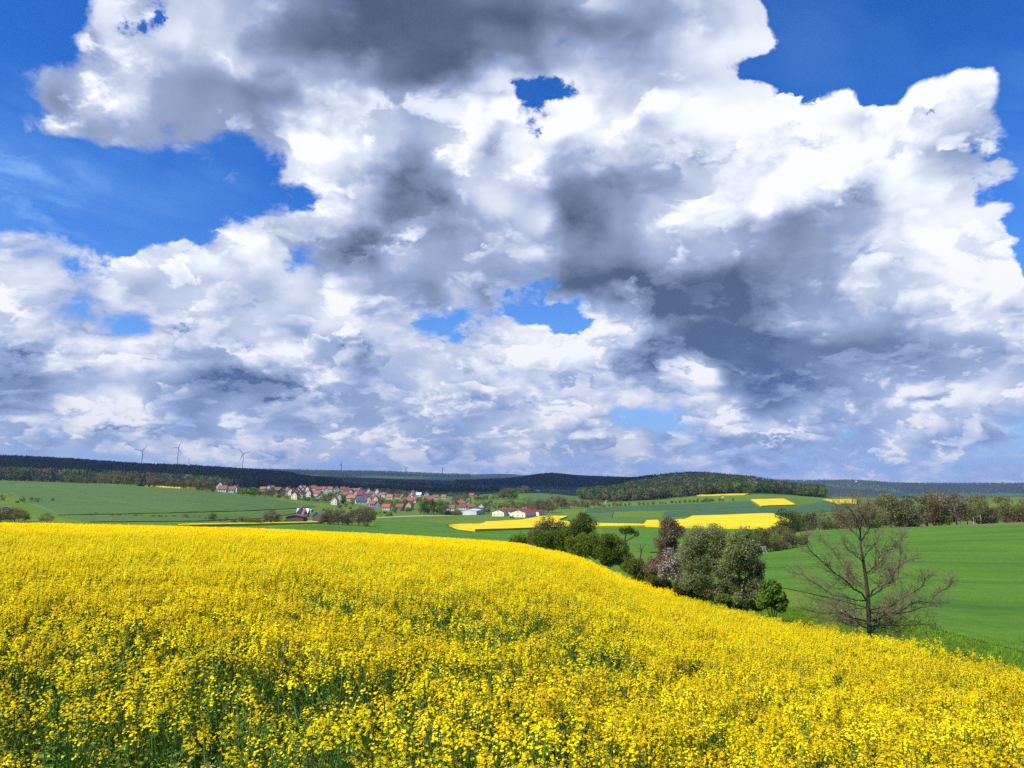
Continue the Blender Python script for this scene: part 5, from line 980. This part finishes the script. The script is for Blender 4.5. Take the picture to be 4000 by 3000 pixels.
def village(phrase, ox, oy, sc, rows):
    items = []
    for X, Y, wpx, ori, wall, roof in rows:
        if roof in ('slate', 'grey') and wpx < 150 and rng.uniform() < .5: roof = str(rng.choice(['red', 'orange', 'brown', 'red']))
        gx, gy = ox + X / sc, oy + Y / sc; p = hit(gx / PS, gy / PS, 600, 1600); m = wpx / sc / PS * p[1] / FPX
        if ori == 'g': w = min(max(m * .92, 6.5), 12); d = w * 1.2; rz = rng.uniform(-.35, .35)
        else: d = min(max(m * .95, 8.0), 20); w = min(9.5, d * .75); rz = math.pi / 2 + rng.uniform(-.3, .3)
        w = round(w * 2) / 2; d = round(d); h = 4.8 if ori == 'g' else (4.0 if d > 9 else 3.2)
        o = house('house', p + np.array([0, 0, .2]), rz, w, d, h, round(w * .52, 1), wall, roof, group='houses of the village')
        items.append((o, gx, '%s house with %s roof' % (WN[wall], RN[roof])))
    ordinal_labels(items, phrase)
village('at the far edge of the village', 1200, 1870, 4.424, [(20,243,45,'g','white','red'),(110,190,80,'s','white','red'),(195,220,95,'s','tan','red'),(290,215,85,'s','white','red'),(395,216,100,'s','white','brown'),(510,228,80,'g','white','red'),(615,208,70,'s','white','red'),(705,230,75,'g','white','slate'),(790,232,70,'s','white','grey'),(865,240,60,'s','white','slate'),(912,236,40,'g','white','grey'),(1060,252,50,'g','white','slate'),(1215,262,60,'g','white','red'),(1100,300,85,'s','white','grey'),(1250,318,70,'g','white','maroon'),(1330,312,70,'s','white','grey'),(1832,285,70,'g','white','red'),(1882,288,45,'g','white','grey'),(1932,306,65,'s','white','white'),(2062,312,70,'g','white','maroon'),(1790,335,80,'s','cream','orange'),(1842,343,45,'g','white','orange')])
village('in the middle of the village', 1200, 1870, 4.424, [(40,312,55,'g','white','red'),(95,285,100,'s','white','orange'),(185,302,80,'s','white','red'),(330,258,55,'g','white','red'),(500,350,60,'g','tan','red'),(560,318,60,'g','tan','red'),(670,268,85,'s','white','maroon'),(760,285,75,'g','tan','maroon'),(680,318,95,'s','white','red'),(845,302,55,'g','white','grey'),(905,315,75,'s','brick','red'),(985,300,85,'g','white','red'),(740,348,120,'s','white','slate'),(1005,345,110,'s','white','maroon'),(1120,350,75,'g','white','orange'),(1210,355,80,'s','tan','red'),(1430,358,75,'s','cream','orange'),(1365,330,50,'g','white','brown'),(1570,345,100,'s','white','brown'),(1640,355,70,'g','tan','brown'),(1905,400,85,'s','tan','brown'),(2060,368,70,'s','white','red'),(2130,400,80,'s','tan','orange'),(580,390,60,'g','tan','brown')])
village('in the front row of the village', 1200, 1870, 4.424, [(215,375,70,'g','white','slate'),(770,395,145,'s','tan','orange'),(930,440,195,'s','white','slate'),(1060,425,75,'g','white','slate'),(1185,412,85,'g','white','red'),(1130,480,110,'s','white','bright'),(1205,525,95,'g','gray','slate'),(1370,545,135,'s','white','bright'),(1710,410,100,'s','brick','maroon'),(1780,420,90,'s','brick','red'),(1835,412,80,'s','white','red'),(1655,400,60,'g','tan','red'),(1770,530,95,'g','tan','brown'),(1605,540,80,'s','wood','brown'),(480,452,35,'g','cream','grey')])
village('at the left end of the village', 800, 1850, 5.53, [(345,325,150,'g','white','slate'),(395,398,190,'s','white','brown'),(565,408,110,'s','white','slate'),(665,408,90,'g','white','slate'),(740,310,90,'s','white','grey'),(1260,385,120,'s','white','orange'),(1385,375,60,'g','white','grey'),(1450,345,70,'s','white','slate'),(1580,405,140,'s','white','orange'),(1645,490,150,'g','wood','slate'),(1835,440,150,'s','white','red'),(1800,425,80,'g','white','red'),(1885,470,90,'g','white','grey'),(1955,470,70,'g','white','red'),(1960,560,130,'g','cream','slate'),(2070,365,70,'g','white','red'),(2130,350,90,'s','white','red'),(2020,440,75,'g','tan','brown'),(2110,425,60,'g','white','red'),(2160,490,110,'s','white','bright'),(2090,520,70,'g','white','red')])
village('at the right village end', 1640, 1880, 3.95, [(490,455,95,'s','white','red'),(440,385,75,'s','tan','brown'),(665,440,125,'s','white','brown'),(725,395,85,'g','white','maroon'),(625,375,65,'s','brick','red'),(790,440,85,'s','tan','brown'),(1080,400,80,'g','wood','slate'),(955,460,75,'g','white','grey'),(800,245,70,'s','brick','red'),(370,270,70,'s','tan','orange'),(245,275,90,'s','tan','brown'),(150,320,75,'s','brick','red'),(410,505,50,'g','white','grey')])
def hall(label, X, Y, wpx, rz, d, wall, roof, h=3.9, rise=2.1, name='farm_building', cat='farm building', win=False):
    p = hit(X / PS, Y / PS, 380, 1600); w = wpx / PS * p[1] / FPX
    c = p + np.array([-math.sin(rz) * d / 2, math.cos(rz) * d / 2, .15])
    return house(name, c, rz, round(w, 1), d, h, rise, wall, roof, cat, None, win, False, label)
def vents(o, n, d, top):
    ro = [c for c in o.children if c.name.startswith('roof')][0]
    q = QB(); th = np.arange(9) * 2 * math.pi / 8
    q.tube([(0, 0, -.6), (0, 0, 1.7)], [.35, .35], 8); q.tube([(0, 0, 1.7), (0, 0, 2.0)], [.55, .1], 8); vm = q.build('vent', [WALL['gray']])
    for k in range(n): obj('vent', vm, ro, (.2, -d * .1 + k * 3.2, top))
sc2 = lambda X, Y: (1640 + X / 3.95, 1880 + Y / 3.95)
o = hall('long cream farm hall with deep red roof, left of the pair', *sc2(1205, 540), 50, -.42, 26, 'cream', 'barn', win=True); vents(o, 3, 26, 6.0)
o = hall('long cream farm hall with deep red roof behind a parked car', *sc2(1512, 556), 62, -.42, 26, 'cream', 'barn', 4.1, 2.4, win=True); vents(o, 4, 26, 6.5)
hall('low cream wing with red roof at the right end of the farm halls', *sc2(1775, 532), 34, -.42, 16, 'cream', 'barn', 3.2, 1.6)
hall('low linking farm building with faded red roof between the two cream halls', *sc2(1370, 536), 24, -.42, 24, 'white', 'barn', 2.9, 1.5)
hall('wide white hall with shallow pale roof below the village', *sc2(750, 520), 64, -.25, 20, 'white', 'white', 4.2, 1.0)
hall('flat white hall with dark roof behind the wide white hall', *sc2(860, 508), 40, -.25, 16, 'white', 'slate', 5.2, .9)
s3 = lambda X, Y: (750 + X / 3.16, 1800 + Y / 3.16)
hall('long low open shed with rusty brown roof at the small farm', *s3(1265, 757), 66, .05, 8, 'wood', 'brown', 2.4, .9)
hall('small cream farmhouse with red roof', *s3(1398, 757), 18, .35, 9, 'cream', 'red', 3.6, 3.0, 'farmhouse', 'house', True)
hall('grey barn with white roof patch behind the red roofed farmhouse', *s3(1352, 728), 30, .3, 14, 'gray', 'slate', 4.0, 3.0, 'barn', 'barn')
hall('dark timber barn with wide grey gable at the small farm', *s3(1540, 748), 36, -.15, 12, 'wood', 'grey', 3.0, 2.2, 'barn', 'barn')
hall('barn with bright white roof at the back of the small farm', *s3(1438, 690), 13, 1.3, 8, 'wood', 'white', 3.0, 2.0, 'barn', 'barn')
hall('tiny dark shed in the paddock above the small farm', *s3(1430, 632), 14, .2, 4, 'wood', 'slate', 2.0, .8, 'shed', 'shed')
hall('little white caravan in the paddock above the small farm', *s3(1482, 642), 9, .6, 2.4, 'white', 'white', 1.7, .4, 'caravan', 'caravan', True)
hall('small red roofed hut by the lane under the wooded hill', 2823, 1946, 12, -.3, 5, 'tan', 'red', 2.2, 1.8, 'hut', 'hut')
hall('small hut with orange wall at the left end of the lane', 2372, 1966, 9, .3, 4, 'tan', 'orange', 2.4, 1.4, 'hut', 'hut')
p = on(3345 / PS, 6350); p[2] += 8
house('chapel', p, .4, 11, 24, 9, 7, 'white', 'slate', 'chapel', None, True, False, 'white chapel on top of the far wooded hill at right')
hall('pale barn on the green slope right of the pasture trees', 1640 + 1850 / 3.95, 1880 + 178 / 3.95, 15, .5, 10, 'tan', 'white', 3.2, 1.6, 'barn', 'barn')

# ------------------------------------------------------------------ wind turbines
M['steel'] = plain('white_paint', (.78, .79, .80), .45, .03, .3, .4)
M['tipred'] = plain('red_paint', (.55, .08, .05), .5, .05)
def turbine(label, hub, foot, tips, dist, yaw=0.0):
    """hub and blade tips in 4000 px photograph pixels"""
    H = px3(hub[0], hub[1], dist); base = on(foot / PS, dist); base[0] = H[0] * .5 + base[0] * .5; base[0] = H[0]
    root = empty('wind_turbine', base); tag(root, label, 'wind turbine', 'wind turbines on the left skyline')
    ht = H[2] - base[2]; k = dist / 4200.0
    q = QB(); q.tube([(0, 0, -2), (0, 0, ht * .5), (0, 0, ht - 1)], [2.4 * k, 1.9 * k, 1.3 * k], 12); obj('tower', q.build('tower', [M['steel']], True), root)
    q = QB(); q.tube([(0, -3.4 * k, ht), (0, -3.0 * k, ht), (0, 6 * k, ht), (0, 7 * k, ht)], [.9 * k, 1.7 * k, 1.8 * k, 1.0 * k], 8); obj('nacelle', q.build('nacelle', [M['steel']]), root)
    q = QB(); q.tube([(0, -5.6 * k, ht), (0, -4.8 * k, ht), (0, -3.4 * k, ht)], [.3 * k, 1.4 * k, 1.5 * k], 8); hb = obj('hub', q.build('hub', [M['steel']]), root)
    for (X, Y) in tips:
        d = np.array([(X - hub[0]), -(Y - hub[1])], float) / PS * dist / FPX; L = np.linalg.norm(d); d /= L; n = np.array([-d[1], d[0]])
        q = QB(); pts = []
        for f, cw in ((0, .55), (.06, .55), (.18, 1.5), (.55, 1.0), (.9, .6), (1, .12)):
            c = d * (L * f + .5); pts.append((c, cw * 1.15 * k))
        y0 = -4.6 * k
        for (c1, w1), (c2, w2) in zip(pts[:-1], pts[1:]):
            A, B = c1 - n * w1, c1 + n * w1; Cc, D_ = c2 + n * w2, c2 - n * w2; t = .22 * k
            f3 = lambda v, y: (v[0], y, v[1] + ht)
            F, Bk = [f3(A, y0 - t), f3(B, y0 - t), f3(Cc, y0 - t), f3(D_, y0 - t)], [f3(A, y0 + t), f3(B, y0 + t), f3(Cc, y0 + t), f3(D_, y0 + t)]
            q.quads([F, Bk[::-1], [F[0], F[3], Bk[3], Bk[0]], [F[1], Bk[1], Bk[2], F[2]]])
        obj('blade', q.build('blade', [M['steel']]), root)
    return root
z7 = lambda L: [(450 + x / 3.687, 1700 + y / 3.687) for x, y in L]
for lab, L, foot, dist in (('leftmost wind turbine, grey with one blade pointing left', [(393,225),(475,147),(275,203),(417,325)], 551, 4300), ('tallest wind turbine, with a bright white tower', [(910,180),(965,78),(830,180),(970,278)], 692, 4250),
      ('short wind turbine just right of the tallest one', [(1065,340),(1005,265),(1168,320),(1037,428)], 737, 5200), ('dark grey wind turbine standing apart above the dark ridge', [(1845,265),(1768,187),(1947,238),(1803,370)], 947, 4400)):
    P = z7(L); turbine(lab, P[0], foot, P[1:], dist)
turbine('small white wind turbine on the shaded slope above the village', (1333.9, 1814.2), 1332.5, [(1334,1800),(1323.5,1819),(1338,1824)], 4150)
turbine('small white wind turbine with raised V blades on the shaded slope', (1585.8, 1828.2), 1584.5, [(1575,1820.6),(1596.6,1824.2),(1584.5,1841.5)], 4150)
turbine('rightmost small white wind turbine, seen nearly edge on', (1728.3, 1834.4), 1727, [(1728.3,1824.6),(1738,1837.3),(1725,1843.5)], 4150)
# ------------------------------------------------------------------ small things
def mast(name, label, cat, X, Y0, Y1, dist, r, mat, arms=0):
    b = on(X / PS, dist); top = px3(X, Y1, dist)[2]; root = empty(name, b); tag(root, label, cat); h = top - b[2]
    q = QB(); q.tube([(0, 0, -1), (0, 0, h * .6), (0, 0, h)], [r, r * .8, r * .3], 6); obj('pole', q.build('pole', [mat]), root)
    q = QB(); q.tube([(-r * 3, 0, h * .55), (r * 3, 0, h * .55)], [r * .9, r * .9], 6) if arms else q.tube([(-.7, 0, h - .4), (.7, 0, h - .4)], [.07, .07], 4)
    obj('platform' if arms else 'crossarm', q.build('crossarm', [mat]), root)
mast('radio_mast', 'thin radio mast on the far pale blue hill', 'radio mast', 1979.5, 1846, 1840.5, 11300, 4.0, WALL['gray'], 1)
mast('power_pole', 'thin wooden pole at the brown tree row above the left green field', 'pole', 234, 1884, 1862, 740, .22, WALL['wood'])
mast('power_pole', 'short thin pole in front of the left green field', 'pole', 683, 2036, 2021, 345, .10, WALL['wood'])
def car(label, X, Y, L_, mat, rz):
    p = hit(X / PS, Y / PS, 300, 1500); root = empty('parked_car', p + np.array([0, 0, .05]), rz); tag(root, label, 'car')
    q = QB(); prof = [(-2.1,.35),(-2.1,.85),(-1.5,.95),(-.9,1.42),(.7,1.45),(1.3,.98),(2.1,.82),(2.1,.35)]
    for s, a in ((-.85, 1), (.85, -1)):
        F = [(x, s, z) for x, z in prof][::a]
        for i in range(1, 7, 2): q.quads([[F[0], F[i], F[i + 1], F[min(i + 2, 7)]]])
    for (x1, z1), (x2, z2) in zip(prof, prof[1:] + prof[:1]): q.quads([[(x1, -.85, z1), (x1, .85, z1), (x2, .85, z2), (x2, -.85, z2)]])
    obj('body', q.build('body', [mat]), root)
    q = QB(); box(q, -.95, .8, -.87, .87, .98, 1.32); obj('window', q.build('window', [M['pane']]), root)
    for x in (-1.35, 1.35):
        for s in (-1, 1):
            q = QB(); q.tube([(x, s * .72, .33), (x, s * .74, .33), (x, s * .9, .33), (x, s * .92, .33)], [.05, .33, .33, .05], 10); obj('wheel', q.build('wheel', [M['tyre']]), root)
M['tyre'] = plain('tyre', (.02, .02, .02), .9, .2); M['car_dark'] = plain('dark_car_paint', (.05, .05, .06), .3, .05, 1., .5); M['car_blue'] = plain('blue_car_paint', (.06, .12, .40), .3, .05, 1., .5); M['car_white'] = plain('white_car_paint', (.7, .7, .72), .3, .05, 1., .5)
car('dark car parked in front of the cream farm hall', *sc2(1420, 566), 15, M['car_dark'], .1)
car('blue car parked at the left end of the village', 800 + 700 / 5.53, 1850 + 448 / 5.53, 15, M['car_blue'], .2)
car('white car parked behind the bushes at the far left edge', 115 / 4.424, 1840 + 672 / 4.424, 11, M['car_white'], .5)
def log_pile(label, X, Y, wpx):
    p = hit(X / PS, Y / PS, 330, 700); w = wpx / PS * p[1] / FPX; root_m = QB(); r = .19; rr = np.random.default_rng(int(X)); n = int(w / (2 * r))
    for row in range(5):
        for i in range(n - row):
            x = -w / 2 + r + (i + row / 2) * 2 * r; z = r + row * r * 1.74; y = rr.uniform(-.12, .12)
            root_m.tube([(x, y - 1.5, z), (x, y - 1.495, z), (x, y + 1.5, z), (x, y + 1.505, z)], [.02, r * .97, r * .97, .02], 7)
    o = obj('log_pile', root_m.build('log_pile', [M['log']]), None, p + np.array([0, 0, .02])); tag(o, label, 'log pile', 'timber stacks by the hedge')
M['log'] = plain('cut_timber', (.36, .22, .12), .9, .4, 2.5)
log_pile('dark timber stack, leftmost in front of the brown bush', 1004, 2046, 19); log_pile('large reddish timber stack below the tall brown bushes', 1028, 2045, 17); log_pile('timber stack under the pale green bush', 1055, 2043, 15); log_pile('small rightmost timber stack beside the farm shed', 1077, 2042, 10)
def high_seat():
    p = hit(2983 / PS, 2160 / PS, 150, 330); root = empty('hunting_seat', p); tag(root, 'pale wooden hunting seat with a ladder at the edge of the thicket', 'hunting seat')
    h = 24 / PS * p[1] / FPX
    for s in (-1, 1):
        q = QB(); q.tube([(s * .45 + .3, -.5, 0), (s * .3, 0, h * .92)], [.05, .05], 5); obj('post', q.build('post', [M['pale_wood']]), root)
        q = QB(); q.tube([(s * .55, .7, 0), (s * .45, .3, h)], [.05, .05], 5); obj('post', q.build('post', [M['pale_wood']]), root)
    q = QB(); box(q, -.7, .7, -.1, .6, h * .92, h * .96); obj('seat', q.build('seat', [M['pale_wood']]), root)
    for k in range(5):
        t = (k + .7) / 5.5; q = QB(); c = .3 * (1 - t); q.tube([(c - .45 + .12 * t, -.5 + .5 * t, h * .92 * t), (c + .45 - .12 * t, -.5 + .5 * t, h * .92 * t)], [.035, .035], 5); obj('rung', q.build('rung', [M['pale_wood']]), root)
M['pale_wood'] = plain('pale_wood', (.42, .38, .32), .9, .2, 4.)
high_seat()
def bird():
    D = 260.0; p = px3(770.6, 1734.7, D); q = QB()
    q.tube([(-.20, 0, 0), (-.1, 0, .02), (.08, 0, .02), (.2, 0, -.01)], [.02, .06, .055, .01], 6); q.tube([(.2, 0, -.01), (.32, 0, 0)], [.03, .05], 4)
    o = obj('bird', q.build('body', [M['tyre']]), None, p); tag(o, 'small dark bird flying in front of the clouds near the turbines', 'bird')
    for s in (-1, 1):
        q = QB(); q.quads([[(-.06, 0, .04), (.1, 0, .04), (.06, s * .22 , .16), (-.08, s * .22, .17)], [(-.08, s * .22, .17), (.06, s * .22, .16), (.10, s * .46, .10), (.03, s * .48, .10)]])
        obj('wing', q.build('wing', [M['tyre']]), o)
bird()

# ------------------------------------------------------------------ unseen cloud, added outside the frame and outlined to shade the far ridges
def shading_cloud():
    G = [(-2100,1230),(-900,1260),(-560,1330),(-330,1400),(-150,1430),(60,1480),(330,1560),(470,1750),(640,2500),(800,3300),(950,4700),(700,5400),(-400,5600),(-2000,5200),(-2900,3500),(-2700,2000)]
    Hc = 4000.0; k = Hc / SUN.z; off = Vector((SUN.x * k, SUN.y * k))
    poly = np.array([(x + off.x, y + off.y) for x, y in G]); st = 60.0
    xs = np.arange(poly[:, 0].min() - 200, poly[:, 0].max() + 200, st); ys = np.arange(poly[:, 1].min() - 200, poly[:, 1].max() + 200, st)
    A, B = np.meshgrid(xs, ys); sh = A.shape; A, B = A.ravel(), B.ravel()
    wx = np.array([mno.noise((a * .002, b * .002, 1.0)) for a, b in zip(A, B)]) * 60; wy = np.array([mno.noise((a * .002, b * .002, 9.0)) for a, b in zip(A, B)]) * 60
    ins = inside(poly, A + wx, B + wy).reshape(sh)
    dep = ins.astype(float); d = ins.copy()
    for _ in range(10):
        e = d.copy(); e[1:] &= d[:-1]; e[:-1] &= d[1:]; e[:, 1:] &= d[:, :-1]; e[:, :-1] &= d[:, 1:]; d = e; dep += d
    A, B = A.reshape(sh), B.reshape(sh); th = np.sqrt(dep / 11.0)
    nz = np.array([mno.fractal((a * .0016, b * .0016, 4.0), .8, 2.2, 4) for a, b in zip(A.ravel(), B.ravel())]).reshape(sh)
    top = Hc + th * (340 + 260 * nz); bot = Hc - th * (60 + 40 * nz) - 5
    V, F, id0 = [], [], {}
    for i in range(sh[0]):
        for j in range(sh[1]):
            if ins[i, j]: id0[i, j] = len(V); V.append((A[i, j], B[i, j], top[i, j])); V.append((A[i, j], B[i, j], bot[i, j]))
    edges = {}
    for i in range(sh[0] - 1):
        for j in range(sh[1] - 1):
            c = [(i, j), (i, j + 1), (i + 1, j + 1), (i + 1, j)]
            if all(x in id0 for x in c):
                t = [id0[x] for x in c]; F.append(t); F.append([x + 1 for x in t[::-1]])
                for a, b in zip(t, t[1:] + t[:1]):
                    if (b, a) in edges: del edges[(b, a)]
                    else: edges[(a, b)] = 1
    for a, b in edges: F.append([b, a, a + 1, b + 1])
    m, t = newmat('cloud'); P = t.new('ShaderNodeNewGeometry', out=0); finish(t, t.mix(t.noise(P, .004, 4.), rgb(.78, .79, .82), rgb(.9, .9, .92)), 1.0, 0.0)
    o = obj('cloud', mesh('cloud', V, F, [m], smooth=True)); tag(o, kind='structure')
shading_cloud()
HAZE = True
if HAZE:
    m = bpy.data.materials.new('haze'); m.use_nodes = True; t = NT(m.node_tree); t.n.clear()
    v = t.new('ShaderNodeVolumePrincipled', {'Color': rgb(.40, .60, 1.0), 'Density': 5.0e-5, 'Anisotropy': 0.2})
    t.new('ShaderNodeOutputMaterial', {1: v}, out=None)
    q = QB(); zz = [float(v_.co.z) for o in C.objects if o.name.startswith('ground') for v_ in o.data.vertices]
    box(q, -48000, 48000, -300, 14800, min(zz) - 1, 235.0)
    me = q.build('haze', [m]); import bmesh
    bm = bmesh.new(); bm.from_mesh(me); bmesh.ops.remove_doubles(bm, verts=bm.verts, dist=.01); bmesh.ops.recalc_face_normals(bm, faces=bm.faces); bm.to_mesh(me); bm.free()
    tag(obj('haze', me), kind='stuff')
